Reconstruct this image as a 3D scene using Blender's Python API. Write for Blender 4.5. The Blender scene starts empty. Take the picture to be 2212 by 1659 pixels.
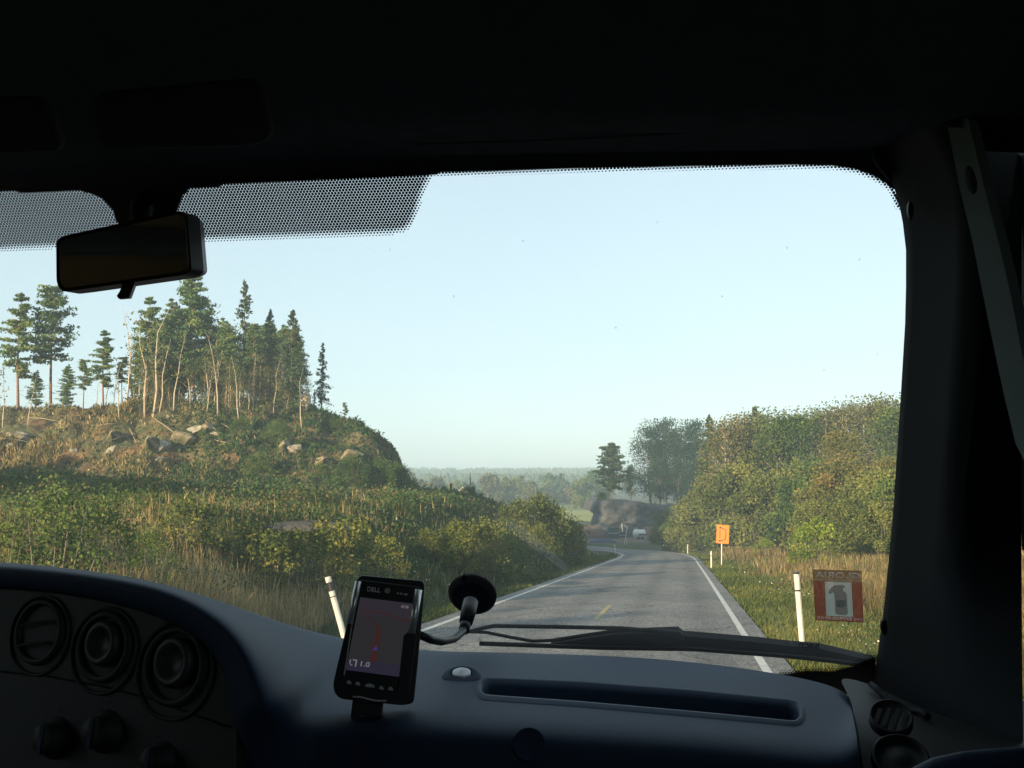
import bpy, bmesh, math, random
import numpy as np
from mathutils import Vector, Matrix
C = bpy.context.scene.collection
SC = bpy.context.scene
# ------------------------------------------------------------ camera, sky, sun, exposure
EYE = 1.9
FPX = 1100.0
PITCH = math.atan(96/1100)
cd = bpy.data.cameras.new('camera'); cam = bpy.data.objects.new('camera', cd); C.objects.link(cam)
cd.sensor_width = 36; cd.lens = 36*FPX/1024; cd.clip_start = 0.02; cd.clip_end = 12000
cam.location = (0, 0, EYE); cam.rotation_euler = (math.pi/2 + PITCH, 0, 0); SC.camera = cam
SUN_EL = 11.5
SUN_DIR = Vector((-0.6*math.cos(math.radians(SUN_EL)), -0.8*math.cos(math.radians(SUN_EL)), math.sin(math.radians(SUN_EL))))
w = bpy.data.worlds.new('World'); SC.world = w; w.use_nodes = True
nt = w.node_tree; bg = nt.nodes['Background']
sky = nt.nodes.new('ShaderNodeTexSky'); sky.sky_type = 'NISHITA'; sky.sun_disc = False
sky.sun_elevation = math.radians(SUN_EL); sky.sun_rotation = math.atan2(SUN_DIR.x, SUN_DIR.y)
sky.air_density = 1.0; sky.dust_density = 0.35; sky.ozone_density = 1.6; sky.altitude = 100
hs = nt.nodes.new('ShaderNodeHueSaturation'); hs.inputs['Saturation'].default_value = 0.55
nt.links.new(sky.outputs[0], hs.inputs['Color']); wb = nt.nodes.new('ShaderNodeMix'); wb.data_type = 'RGBA'; wb.blend_type = 'MULTIPLY'; wb.inputs[0].default_value = 1; wb.inputs[7].default_value = (.93, .985, 1.05, 1)   # the photograph's cool white balance
nt.links.new(hs.outputs[0], wb.inputs[6]); th = nt.nodes.new('ShaderNodeMix'); th.data_type = 'RGBA'; th.inputs[0].default_value = .6; th.inputs[7].default_value = (2.72, 3.3, 3.5, 1)   # thin even high cloud
nt.links.new(wb.outputs[2], th.inputs[6]); nt.links.new(th.outputs[2], bg.inputs[0]); bg.inputs[1].default_value = 0.106
sl = bpy.data.lights.new('sun', 'SUN'); sl.energy = 5.0; sl.angle = math.radians(0.6); sl.color = (1, .74, .46)
so = bpy.data.objects.new('sun', sl); C.objects.link(so); so.rotation_euler = (-SUN_DIR).to_track_quat('-Z', 'Y').to_euler()
so.location = (-60, -80, 60)
SC.view_settings.view_transform = 'Standard'; SC.view_settings.look = 'None'; SC.view_settings.exposure = 1.3; SC.view_settings.gamma = 1
SC.cycles.use_denoising = True
SC.cycles.max_bounces = 6; SC.cycles.diffuse_bounces = 3; SC.cycles.glossy_bounces = 3; SC.cycles.transparent_max_bounces = 16; SC.cycles.volume_bounces = 0
SC.cycles.caustics_reflective = False; SC.cycles.caustics_refractive = False

# ------------------------------------------------------------ helpers
KD = 1024/2212.0
def ray(dx, dy):
    u = (dx*KD-512)/FPX; v = (384-dy*KD)/FPX
    return Vector((u, math.cos(PITCH)-v*math.sin(PITCH), math.sin(PITCH)+v*math.cos(PITCH)))
CAM = Vector((0, 0, EYE))
def at(dx, dy, Y):
    r = ray(dx, dy); return CAM + r*(Y/r.y)
class Plane:
    def __init__(s, p0, n): s.p0 = Vector(p0); s.n = Vector(n).normalized()
    def __call__(s, d, off=0.0):
        r = ray(*d); t = ((s.p0+s.n*off)-CAM).dot(s.n)/r.dot(s.n); return CAM + r*t
def tag(o, label=None, cat=None, group=None, kind=None):
    if label: o['label'] = label
    if cat: o['category'] = cat
    if group: o['group'] = group
    if kind: o['kind'] = kind
    return o
def link(o, parent=None):
    C.objects.link(o)
    if parent is not None:
        o.parent = parent; o.matrix_parent_inverse = Matrix.Translation(parent.location).inverted()
    return o
def empty(name, loc, label, cat, group=None):
    o = bpy.data.objects.new(name, None); o.location = loc; C.objects.link(o); o.empty_display_size = .1
    return tag(o, label, cat, group)
class MB:
    def __init__(s): s.v = []; s.f = []
    def add(s, vs, fs):
        b = len(s.v); s.v += [tuple(v) for v in vs]; s.f += [tuple(i+b for i in f) for f in fs]; return s
    def box(s, c, d, rz=0, top=1.0):
        ca, sa = math.cos(rz), math.sin(rz); vs = []
        for z in (-.5, .5):
            k = top if z > 0 else 1
            for x, y in ((-.5,-.5),(.5,-.5),(.5,.5),(-.5,.5)):
                X, Y = x*d[0]*k, y*d[1]*k
                vs.append((c[0]+X*ca-Y*sa, c[1]+X*sa+Y*ca, c[2]+z*d[2]))
        return s.add(vs, [(0,3,2,1),(4,5,6,7),(0,1,5,4),(1,2,6,5),(2,3,7,6),(3,0,4,7)])
    def tube(s, pts, r, n=6, cap=True):
        pts = [Vector(p) for p in pts]; m = len(pts); rs = r if isinstance(r, (list, tuple)) else [r]*m
        vs, fs = [], []; prev = None
        for i, p in enumerate(pts):
            t = (pts[min(i+1, m-1)]-pts[max(i-1, 0)]).normalized()
            a = prev if prev is not None else (Vector((0,0,1)) if abs(t.z) < .9 else Vector((1,0,0)))
            a = (a - t*a.dot(t)).normalized(); prev = a; b = t.cross(a)
            for k in range(n):
                th = 2*math.pi*k/n; vs.append(p+(a*math.cos(th)+b*math.sin(th))*rs[i])
        for i in range(m-1):
            for k in range(n):
                fs.append((i*n+k, i*n+(k+1)%n, (i+1)*n+(k+1)%n, (i+1)*n+k))
        if cap: fs += [tuple(range(n))[::-1], tuple(range((m-1)*n, m*n))]
        return s.add(vs, fs)
    def lathe(s, o, e1, e2, n, prof, seg=28, sx=1.0, ph0=0, ph1=2*math.pi):
        o, e1, e2, n = Vector(o), Vector(e1), Vector(e2), Vector(n); vs, fs = [], []; full = ph1-ph0 > 6.28
        m = seg if full else seg+1
        for r, h in prof:
            for k in range(m):
                th = ph0+(ph1-ph0)*k/seg; vs.append(o+e1*(r*math.cos(th)*sx)+e2*(r*math.sin(th))+n*h)
        for i in range(len(prof)-1):
            for k in range(seg):
                k2 = (k+1) % m if full else k+1
                fs.append((i*m+k, i*m+k2, (i+1)*m+k2, (i+1)*m+k))
        return s.add(vs, fs)
    def prism(s, front, vec):
        n = len(front); vs = list(front)+[p+vec for p in front]
        fs = [tuple(range(n)), tuple(range(n, 2*n))[::-1]]+[((k+1)%n, k, n+k, n+(k+1)%n) for k in range(n)]
        return s.add(vs, fs)
    def build(s, name, mat, parent=None, smooth=False, sub=0, bevel=0):
        me = bpy.data.meshes.new(name); me.from_pydata(s.v, [], s.f); me.update()
        bm = bmesh.new(); bm.from_mesh(me); bmesh.ops.recalc_face_normals(bm, faces=bm.faces); bm.to_mesh(me); bm.free()
        if smooth: me.polygons.foreach_set('use_smooth', [True]*len(me.polygons))
        o = bpy.data.objects.new(name, me); me.materials.append(mat); link(o, parent)
        if bevel:
            b = o.modifiers.new('b', 'BEVEL'); b.width = bevel; b.segments = 2; b.limit_method = 'ANGLE'
        if sub:
            q = o.modifiers.new('s', 'SUBSURF'); q.levels = sub; q.render_levels = sub
        return o
def np_mesh(name, V, F, mat, parent=None, tint=None, smooth=False):
    V = np.asarray(V, np.float32); F = np.asarray(F, np.int32); k = F.shape[1]
    me = bpy.data.meshes.new(name); me.vertices.add(len(V)); me.vertices.foreach_set('co', V.ravel())
    me.loops.add(F.size); me.loops.foreach_set('vertex_index', F.ravel())
    me.polygons.add(len(F)); me.polygons.foreach_set('loop_start', np.arange(0, F.size, k, dtype=np.int32))
    if smooth: me.polygons.foreach_set('use_smooth', np.ones(len(F), bool))
    if tint is not None:
        a = me.attributes.new('tint', 'FLOAT', 'POINT'); a.data.foreach_set('value', np.asarray(tint, np.float32))
    me.materials.append(mat); me.update(calc_edges=True); me.validate()
    o = bpy.data.objects.new(name, me); link(o, parent); return o
def rpoly(pts, r, seg=5):
    out = []; n = len(pts)
    for i in range(n):
        p = Vector(pts[i]).to_2d(); a = Vector(pts[i-1]).to_2d(); b = Vector(pts[(i+1)%n]).to_2d()
        rr = r[i] if isinstance(r, (list, tuple)) else r
        rr = min(rr, (a-p).length*.48, (b-p).length*.48); p0 = p+(a-p).normalized()*rr; p1 = p+(b-p).normalized()*rr
        for k in range(seg+1):
            t = k/seg; out.append(tuple(p0*(1-t)**2+p*2*t*(1-t)+p1*t*t))
    return out
def slab(pl, poly, off, thick):
    m = MB(); m.prism([pl(d, off) for d in poly], -pl.n*thick); return m
def text2d(body):
    cu = bpy.data.curves.new('t', 'FONT'); cu.body = body; cu.resolution_u = 3; cu.offset = .018
    o = bpy.data.objects.new('t', cu); C.objects.link(o); bpy.context.view_layer.update()
    dg = bpy.context.evaluated_depsgraph_get(); me = bpy.data.meshes.new_from_object(o.evaluated_get(dg))
    vs = [v.co.to_2d() for v in me.vertices]; fs = [tuple(p.vertices) for p in me.polygons]
    bpy.data.objects.remove(o); bpy.data.curves.remove(cu); bpy.data.meshes.remove(me)
    x0 = min(v.x for v in vs); x1 = max(v.x for v in vs); y0 = min(v.y for v in vs); y1 = max(v.y for v in vs)
    return [((v.x-x0)/(x1-x0), (v.y-y0)/(y1-y0)) for v in vs], fs
def bil(q, u, v):   # q = TL,TR,BR,BL ; v up
    tl, tr, br, bl = [Vector(p) for p in q]
    p = (bl*(1-u)+br*u)*(1-v)+(tl*(1-u)+tr*u)*v; return (p.x, p.y)
def text_on(name, body, fn, q, mat, parent, mirror=False):
    vs, fs = text2d(body); m = MB(); m.add([fn(bil(q, 1-u if mirror else u, v)) for u, v in vs], fs)
    return m.build(name, mat, parent)

# ------------------------------------------------------------ materials
def newmat(name):
    m = bpy.data.materials.new(name); m.use_nodes = True; return m, m.node_tree, m.node_tree.nodes['Principled BSDF']
def plain(name, col, rough=.6, metal=0, spec=.5, var=0, scale=30, bump=0, bscale=400):
    m, t, b = newmat(name); b.inputs['Base Color'].default_value = (*col, 1); b.inputs['Roughness'].default_value = rough
    b.inputs['Metallic'].default_value = metal; b.inputs['Specular IOR Level'].default_value = spec
    tc = t.nodes.new('ShaderNodeTexCoord')
    if var:
        n = t.nodes.new('ShaderNodeTexNoise'); n.inputs['Scale'].default_value = scale; n.inputs['Detail'].default_value = 5
        t.links.new(tc.outputs['Object'], n.inputs['Vector'])
        r = t.nodes.new('ShaderNodeMapRange'); r.inputs[1].default_value = .3; r.inputs[2].default_value = .7; r.inputs[3].default_value = 1-var; r.inputs[4].default_value = 1+var
        t.links.new(n.outputs[0], r.inputs[0])
        mx = t.nodes.new('ShaderNodeVectorMath'); mx.operation = 'SCALE'; mx.inputs[0].default_value = col
        t.links.new(r.outputs[0], mx.inputs['Scale']); t.links.new(mx.outputs[0], b.inputs['Base Color'])
    if bump:
        n = t.nodes.new('ShaderNodeTexNoise'); n.inputs['Scale'].default_value = bscale; n.inputs['Detail'].default_value = 3
        t.links.new(tc.outputs['Object'], n.inputs['Vector'])
        bp = t.nodes.new('ShaderNodeBump'); bp.inputs['Strength'].default_value = bump; bp.inputs['Distance'].default_value = .3/bscale*3
        t.links.new(n.outputs[0], bp.inputs['Height']); t.links.new(bp.outputs[0], b.inputs['Normal'])
    return m
def ramp(t, cols):
    r = t.nodes.new('ShaderNodeValToRGB'); e = r.color_ramp.elements
    while len(e) < len(cols): e.new(.5)
    for i, (p, c) in enumerate(cols): e[i].position = p; e[i].color = (*c, 1)
    return r
def leafmat(name, cols, trans=.25, rnd=.25, k=1.45):
    cols = [(p, tuple(min(.8, c*k) for c in q)) for p, q in cols]
    m, t, b = newmat(name); t.nodes.remove(b); out = t.nodes['Material Output']
    a = t.nodes.new('ShaderNodeAttribute'); a.attribute_name = 'tint'
    oi = t.nodes.new('ShaderNodeObjectInfo')
    mm = t.nodes.new('ShaderNodeMath'); mm.operation = 'MULTIPLY_ADD'; mm.inputs[1].default_value = rnd; mm.inputs[2].default_value = -rnd/2
    t.links.new(oi.outputs['Random'], mm.inputs[0])
    ad = t.nodes.new('ShaderNodeMath'); ad.use_clamp = True; t.links.new(a.outputs['Fac'], ad.inputs[0]); t.links.new(mm.outputs[0], ad.inputs[1])
    r = ramp(t, cols); t.links.new(ad.outputs[0], r.inputs[0])
    d = t.nodes.new('ShaderNodeBsdfDiffuse'); tr = t.nodes.new('ShaderNodeBsdfTranslucent'); mx = t.nodes.new('ShaderNodeMixShader'); mx.inputs[0].default_value = trans
    t.links.new(r.outputs[0], d.inputs[0]); t.links.new(r.outputs[0], tr.inputs[0]); t.links.new(d.outputs[0], mx.inputs[1]); t.links.new(tr.outputs[0], mx.inputs[2])
    t.links.new(mx.outputs[0], out.inputs[0]); return m
def groundmat(name, cols, scale, cols2=None, scale2=1.0, mixlo=.4, mixhi=.6, bump=.4, bscale=6, rough=.95):
    m, t, b = newmat(name); b.inputs['Roughness'].default_value = rough; b.inputs['Specular IOR Level'].default_value = .15
    tc = t.nodes.new('ShaderNodeTexCoord')
    def nz(s, d=8, r=.6):
        n = t.nodes.new('ShaderNodeTexNoise'); n.inputs['Scale'].default_value = s; n.inputs['Detail'].default_value = d; n.inputs['Roughness'].default_value = r
        t.links.new(tc.outputs['Object'], n.inputs['Vector']); return n
    r1 = ramp(t, cols); t.links.new(nz(scale, 9, .75).outputs[0], r1.inputs[0]); src = r1.outputs[0]
    if cols2:
        r2 = ramp(t, cols2); t.links.new(nz(scale*1.7, 9, .75).outputs[0], r2.inputs[0])
        mr = t.nodes.new('ShaderNodeMapRange'); mr.inputs[1].default_value = mixlo; mr.inputs[2].default_value = mixhi
        t.links.new(nz(scale2, 5).outputs[0], mr.inputs[0])
        mx = t.nodes.new('ShaderNodeMix'); mx.data_type = 'RGBA'; t.links.new(mr.outputs[0], mx.inputs[0]); t.links.new(src, mx.inputs[6]); t.links.new(r2.outputs[0], mx.inputs[7]); src = mx.outputs[2]
    t.links.new(src, b.inputs['Base Color'])
    bp = t.nodes.new('ShaderNodeBump'); bp.inputs['Strength'].default_value = bump; bp.inputs['Distance'].default_value = .15
    t.links.new(nz(bscale).outputs[0], bp.inputs['Height']); t.links.new(bp.outputs[0], b.inputs['Normal'])
    return m

M_ground = groundmat('meadow_soil', [(.3,(.03,.045,.02)),(.5,(.05,.08,.03)),(.7,(.09,.11,.045))], .8, [(.3,(.04,.03,.022)),(.6,(.09,.065,.045))], .13, .45, .62)
M_hill = groundmat('hill_litter', [(.3,(.035,.028,.016)),(.46,(.115,.075,.04)),(.58,(.17,.115,.06)),(.70,(.24,.18,.10)),(.8,(.36,.31,.23))], 1.1, [(.35,(.03,.04,.018)),(.52,(.08,.085,.038)),(.62,(.14,.12,.07)),(.72,(.30,.27,.21))], .28, .44, .56, bump=1.0, bscale=1.6)
M_rock = groundmat('grey_rock', [(.3,(.04,.048,.052)),(.5,(.075,.083,.09)),(.7,(.12,.13,.14))], .9, [(.3,(.045,.06,.04)),(.7,(.08,.085,.07))], .5, .56, .66, bump=1, bscale=1.5)
M_boulder = groundmat('pale_boulder', [(.3,(.10,.095,.075)),(.5,(.24,.22,.17)),(.62,(.38,.35,.28)),(.7,(.46,.43,.36))], 1.6, bump=.6, bscale=4)
M_gravel = groundmat('brown_gravel', [(.3,(.10,.075,.06)),(.6,(.17,.125,.10)),(.8,(.22,.17,.14))], 3, bump=.4, bscale=8)
M_field = groundmat('stubble_field', [(.3,(.22,.24,.08)),(.7,(.32,.32,.12))], .05, bump=.1)
M_corn = groundmat('crop_rows', [(.3,(.12,.17,.07)),(.7,(.24,.27,.11))], .3, bump=.1)
def asphalt():
    m, t, b = newmat('asphalt'); b.inputs['Roughness'].default_value = .85; b.inputs['Specular IOR Level'].default_value = .3
    tc = t.nodes.new('ShaderNodeTexCoord')
    def nz(s, d, r=.5):
        n = t.nodes.new('ShaderNodeTexNoise'); n.inputs['Scale'].default_value = s; n.inputs['Detail'].default_value = d; n.inputs['Roughness'].default_value = r
        t.links.new(tc.outputs['Object'], n.inputs['Vector']); return n
    vo = t.nodes.new('ShaderNodeTexVoronoi'); vo.inputs['Scale'].default_value = 34; t.links.new(tc.outputs['Object'], vo.inputs['Vector'])
    r1 = ramp(t, [(.0,(.072,.073,.074)),(.45,(.135,.135,.134)),(.85,(.225,.222,.218)),(1,(.35,.34,.325))])
    sp = t.nodes.new('ShaderNodeSeparateColor'); t.links.new(vo.outputs['Color'], sp.inputs[0]); t.links.new(sp.outputs[0], r1.inputs[0])
    r2 = ramp(t, [(.3,(.72,.72,.72)),(.7,(1.2,1.17,1.13))]); t.links.new(nz(.35, 6, .6).outputs[0], r2.inputs[0])
    mx = t.nodes.new('ShaderNodeMix'); mx.data_type = 'RGBA'; mx.blend_type = 'MULTIPLY'; mx.inputs[0].default_value = 1
    t.links.new(r1.outputs[0], mx.inputs[6]); t.links.new(r2.outputs[0], mx.inputs[7])
    # cracks and old patches
    v2 = t.nodes.new('ShaderNodeTexVoronoi'); v2.feature = 'DISTANCE_TO_EDGE'; v2.inputs['Scale'].default_value = .22
    ns = nz(1.2, 4); va = t.nodes.new('ShaderNodeVectorMath'); va.operation = 'MULTIPLY_ADD'; va.inputs[1].default_value = (1.5, 1.5, 0)
    t.links.new(ns.outputs['Color'], va.inputs[0]); t.links.new(tc.outputs['Object'], va.inputs[2]); t.links.new(va.outputs[0], v2.inputs['Vector'])
    mr = t.nodes.new('ShaderNodeMapRange'); mr.inputs[1].default_value = .002; mr.inputs[2].default_value = .012; mr.inputs[3].default_value = .45; mr.inputs[4].default_value = 1
    t.links.new(v2.outputs['Distance'], mr.inputs[0])
    m2 = t.nodes.new('ShaderNodeMix'); m2.data_type = 'RGBA'; m2.blend_type = 'MULTIPLY'; m2.inputs[0].default_value = 1
    t.links.new(mx.outputs[2], m2.inputs[6]); t.links.new(mr.outputs[0], m2.inputs[7])
    wa = t.nodes.new('ShaderNodeAttribute'); wa.attribute_name = 'wear'; wm = t.nodes.new('ShaderNodeMapRange'); wm.inputs[3].default_value = 1.06; wm.inputs[4].default_value = .80; t.links.new(wa.outputs['Fac'], wm.inputs[0])
    m3 = t.nodes.new('ShaderNodeMix'); m3.data_type = 'RGBA'; m3.blend_type = 'MULTIPLY'; m3.inputs[0].default_value = 1; t.links.new(m2.outputs[2], m3.inputs[6]); t.links.new(wm.outputs[0], m3.inputs[7])
    t.links.new(m3.outputs[2], b.inputs['Base Color'])
    bp = t.nodes.new('ShaderNodeBump'); bp.inputs['Strength'].default_value = .35; bp.inputs['Distance'].default_value = .01
    t.links.new(vo.outputs['Distance'], bp.inputs['Height']); t.links.new(bp.outputs[0], b.inputs['Normal']); return m
M_asph = asphalt()
M_white = plain('road_white_paint', (.50,.495,.47), .8, var=.25, scale=6)
M_yellow = plain('road_yellow_paint', (.30,.25,.12), .8, var=.25, scale=6)
M_post = plain('post_white_plastic', (.52,.51,.47), .5, var=.12, scale=9)
M_black = plain('black_plastic', (.012,.012,.013), .45)
M_steel = plain('galvanised_steel', (.42,.43,.43), .5, .6, var=.15)
M_orange = plain('orange_reflective_sheet', (.78,.17,.006), .6, var=.05)
M_bark_pine = plain('pine_bark', (.20,.105,.055), .9, var=.35, scale=5)
M_bark_grey = plain('grey_bark', (.13,.11,.085), .9, var=.35, scale=5)
M_bark_pale = plain('pale_birch_bark', (.40,.33,.25), .85, var=.3, scale=4)
M_twig = plain('grey_deadwood', (.24,.19,.13), .9, var=.3, scale=4)
M_wood = plain('weathered_wood', (.30,.25,.19), .9, var=.3, scale=4)
L_pine = leafmat('pine_needles', [(0,(.022,.042,.016)),(.5,(.05,.078,.026)),(1,(.12,.13,.036))], .25, k=2.4)
L_spruce = leafmat('spruce_needles', [(0,(.014,.03,.016)),(.6,(.035,.058,.026)),(1,(.085,.10,.034))], .2, k=1.6)
L_green = leafmat('green_leaves', [(0,(.02,.045,.016)),(.5,(.05,.085,.024)),(1,(.11,.14,.04))], .3)
L_olive = leafmat('willow_leaves', [(0,(.03,.046,.015)),(.5,(.08,.10,.03)),(1,(.165,.165,.05))], .3)
L_dark = leafmat('dark_wood_leaves', [(0,(.006,.020,.013)),(.5,(.014,.036,.022)),(1,(.035,.06,.03))], .2, rnd=.3)  # green made darker to put the shade on this wood into its leaves
L_grey = leafmat('grey_green_leaves', [(0,(.04,.055,.03)),(.5,(.085,.10,.055)),(1,(.15,.145,.08))], .3)
L_brown = leafmat('autumn_leaves', [(0,(.045,.055,.022)),(.5,(.10,.10,.045)),(1,(.18,.145,.065))], .3)
L_yellow = leafmat('yellow_leaves', [(0,(.035,.058,.016)),(.55,(.085,.105,.03)),(1,(.20,.175,.045))], .3)
L_bright = leafmat('yellow_green_leaves', [(0,(.05,.08,.015)),(.5,(.10,.15,.022)),(1,(.19,.22,.035))], .35)
L_orange = leafmat('orange_leaves', [(0,(.04,.055,.018)),(.55,(.095,.10,.03)),(1,(.17,.12,.035))], .3)
L_dry = leafmat('dry_grass_blades', [(0,(.075,.062,.03)),(.5,(.19,.15,.07)),(1,(.40,.31,.16))], .3)
L_grass = leafmat('green_grass_blades', [(0,(.03,.045,.014)),(.5,(.065,.085,.024)),(1,(.17,.15,.05))], .3)
L_weed = leafmat('meadow_weed_leaves', [(0,(.018,.04,.018)),(.5,(.04,.075,.025)),(.8,(.085,.085,.035)),(1,(.16,.11,.06))], .3)
L_flower = leafmat('white_petals', [(0,(.55,.53,.48)),(1,(.75,.74,.7))], .3, k=1)

# ------------------------------------------------------------ terrain and road
RNG = np.random.default_rng(7); random.seed(7)
def sst(a, b, x):
    t = np.clip((x-a)/(b-a), 0, 1); return t*t*(3-2*t)
ctrl = [(-10.8,-60),(-6.2,-28),(-2.0,0),(2.9,32),(9.4,75),(12.7,97.5),(14.6,116),(15.0,134),(13.2,150),(8.3,163),(1,171.5),(-10,176),(-26,178),(-60,179)]
def catmull(P, n=24):
    P = [np.array(p, float) for p in P]; out = []
    for i in range(len(P)-1):
        p0, p1, p2, p3 = P[max(i-1,0)], P[i], P[i+1], P[min(i+2, len(P)-1)]
        for k in range(n):
            t = k/n; out.append(.5*((2*p1)+(-p0+p2)*t+(2*p0-5*p1+4*p2-p3)*t*t+(-p0+3*p1-3*p2+p3)*t**3))
    out.append(P[-1]); return np.array(out)
ROAD = catmull(ctrl)
TAN = np.gradient(ROAD, axis=0); TAN /= np.linalg.norm(TAN, axis=1)[:, None]; NRM = np.stack([TAN[:,1], -TAN[:,0]], 1)   # points right
def zroad(Y):
    Y = np.asarray(Y, float); return np.where(Y < 155, -.05*Y, -7.75-1.05*sst(155, 195, Y))
def slat(x, y):
    x = np.asarray(x, float).ravel(); y = np.asarray(y, float).ravel(); s = np.empty(len(x)); zz = np.empty(len(x))
    for a in range(0, len(x), 20000):
        d = (x[a:a+20000,None]-ROAD[None,:,0]); e = (y[a:a+20000,None]-ROAD[None,:,1]); q = d*d+e*e; i = q.argmin(1); j = np.arange(len(i))
        s[a:a+20000] = np.sqrt(q[j,i])*np.sign(d[j,i]*NRM[i,0]+e[j,i]*NRM[i,1]); zz[a:a+20000] = zroad(ROAD[i,1])
    return s, zz
def lump(x, y, f, seed):
    r = np.random.default_rng(seed); z = 0
    for o in range(4):
        a = r.uniform(0, 6.28, 3); k = f*(1.9**o)
        z = z + (np.sin(x*k*math.cos(a[0])+y*k*math.sin(a[0])+a[1])*np.sin(-x*k*math.sin(a[0]+.4)*1.1+y*k*math.cos(a[0]+.4)*1.1+a[2]))/(1.7**o)
    return z
RIDGE = [(-420,905),(-50,890),(0,886),(100,885),(200,880),(300,872),(400,868),(500,862),(600,870),(660,885),(720,898),(770,915),(810,940),(840,965),(860,990),(872,1020),(884,1045),(960,1085)]
RX = np.array([(d-1106)/2376*110 for d, _ in RIDGE]); RZ = np.array([EYE+(1037-y)/2376*110 for _, y in RIDGE])
def meadow(x, y):
    m = .55 + .045*np.maximum(0, -x-9) + .16*lump(x, y, .33, 3) + .07*lump(x, y, 1.1, 4)
    for (mx, my, r, h) in ((-9, 33, 2.6, .5),(-22, 58, 4, .7),(-14, 62, 3.5, .6),(-30, 72, 4, .6),(-12.5, 38, 2.2, .45),(-3.8, 42, 2.5, .35)):
        m = m + h*np.exp(-((x-mx)**2+((y-my)*1.2)**2)/r**2)
    k = sst(112, 165, y); return m*(1-k) + (-9.4)*k
def hillz(x, y):
    rz = np.interp(x*110/np.maximum(y, 110), RX, RZ)+.28*lump(x, y*.15, 1.0, 27)+.12*lump(x, y*.2, 3.1, 28); base = meadow(x, np.minimum(y, 95))
    t = np.clip((y-87-1.5*lump(x, y*0, .15, 11))/23, 0, 1); st = t + .05*np.sin(t*19+1.5*lump(x, y, .12, 9)); p = np.clip(st, 0, 1)**.85
    back = 1-sst(142, 172, y)
    n = (.55*lump(x, y, .35, 21)+.28*lump(x, y, 1.2, 22)+.14*lump(x, y, 3, 25))*sst(.02, .25, t)*(1-.75*sst(.85, 1, t))
    cut = sst(884, 870, 1106+x/np.maximum(y,1)*2376)   # keep the east cliff where it stands
    h = base-1.2 + (rz-base+1.2)*p*back + n*np.clip((rz-base)/4, 0, 1)*back
    return np.where(y > 142, h*back+(-10.5)*(1-back), h)
def ground(x, y, raw=False):
    shp = np.shape(x); x = np.asarray(x, float).ravel(); y = np.asarray(y, float).ravel()
    s, zr = slat(x, y); d = np.abs(s)-3.45
    mz = meadow(x, y); bw = np.clip(3.5+.11*y, 4, 15)
    left = (zr-.05-.3*np.exp(-((d-1.7)/.8)**2)); tl = sst(1.6, 1.6+bw, d); left = left*(1-tl)+np.maximum(mz, zr-.1)*tl
    rise = (.055*np.clip(d-3, 0, 60))*(1-sst(148, 172, y))
    right = zr-.06-.28*np.exp(-((d-2.6)/1.0)**2)+rise+.10*lump(x, y, .5, 5)*sst(1.5, 5, d)
    z = np.where(s < 0, left, right)
    far = sst(160, 200, y); z = z*(1-far)+np.minimum(z, -9.0-.4*sst(210, 330, y))*far
    z = np.where(np.abs(s) < 3.6, zr-.06, z)
    return z.reshape(shp)
def gz(x, y):
    g = float(ground(np.array([x]), np.array([y]))[0])
    return max(g, float(hillz(np.array([x]), np.array([y]))[0])) if (y > 86 and x < -8) else g
def axis(pts):
    o = [pts[0][0]]
    for (a, st, b) in pts:
        n = max(1, round((b-a)/st)); o += list(np.linspace(a, b, n+1)[1:])
    return np.array(o)
xs = axis([(-2500,250,-500),(-500,50,-150),(-150,8,-70),(-70,1.2,-26),(-26,.45,30),(30,1.5,80),(80,10,200),(200,60,500),(500,250,2500)])
ys = axis([(-80,4,-8),(-8,.5,60),(60,.8,110),(110,1.5,200),(200,6,320),(320,40,800),(800,150,3600)])
def grid_obj(name, xs, ys, zf, mat, smooth=True):
    X, Y = np.meshgrid(xs, ys); Z = zf(X, Y); V = np.stack([X.ravel(), Y.ravel(), Z.ravel()], 1); nx = len(xs)
    i = np.arange(len(ys)-1)[:,None]*nx+np.arange(nx-1)[None,:]; i = i.ravel()
    return np_mesh(name, V, np.stack([i, i+1, i+nx+1, i+nx], 1), mat, smooth=smooth)
tag(grid_obj('ground', xs, ys, ground, M_ground), kind='structure')
hx = np.concatenate([np.arange(-95, -60, 1.0), np.arange(-60, -2, .4)]); hy = np.concatenate([np.arange(85, 127, .4), np.arange(127, 175, 1.5)])
tag(grid_obj('hill', hx, hy, lambda X, Y: hillz(X, Y), M_hill), kind='structure')
def strip(name, off0, off1, i0, i1, z, mat, nd=2):
    V, F = [], []; m = nd
    for i in range(i0, i1):
        for k in range(m):
            o = off0+(off1-off0)*k/(m-1); p = ROAD[i]+NRM[i]*o; V.append((p[0], p[1], float(zroad(ROAD[i,1]))+z))
    for i in range(i1-i0-1):
        for k in range(m-1): F.append((i*m+k, i*m+k+1, (i+1)*m+k+1, (i+1)*m+k))
    return np_mesh(name, V, F, mat, smooth=True)
rd = tag(strip('road', -3.55, 3.55, 0, len(ROAD), 0, M_asph, 57), kind='structure')
lat = np.linspace(-3.55, 3.55, 57); wear = sum(np.exp(-((lat-c)/.32)**2) for c in (-2.45, -.85, .85, 2.45)); at_ = rd.data.attributes.new('wear', 'FLOAT', 'POINT'); at_.data.foreach_set('value', np.tile(np.clip(wear, 0, 1), len(ROAD)).astype(np.float32))
tag(strip('edge_line', -3.22, -3.09, 0, len(ROAD), .005, M_white), kind='structure')
tag(strip('edge_line', 3.09, 3.22, 0, len(ROAD), .005, M_white), kind='structure')
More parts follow.
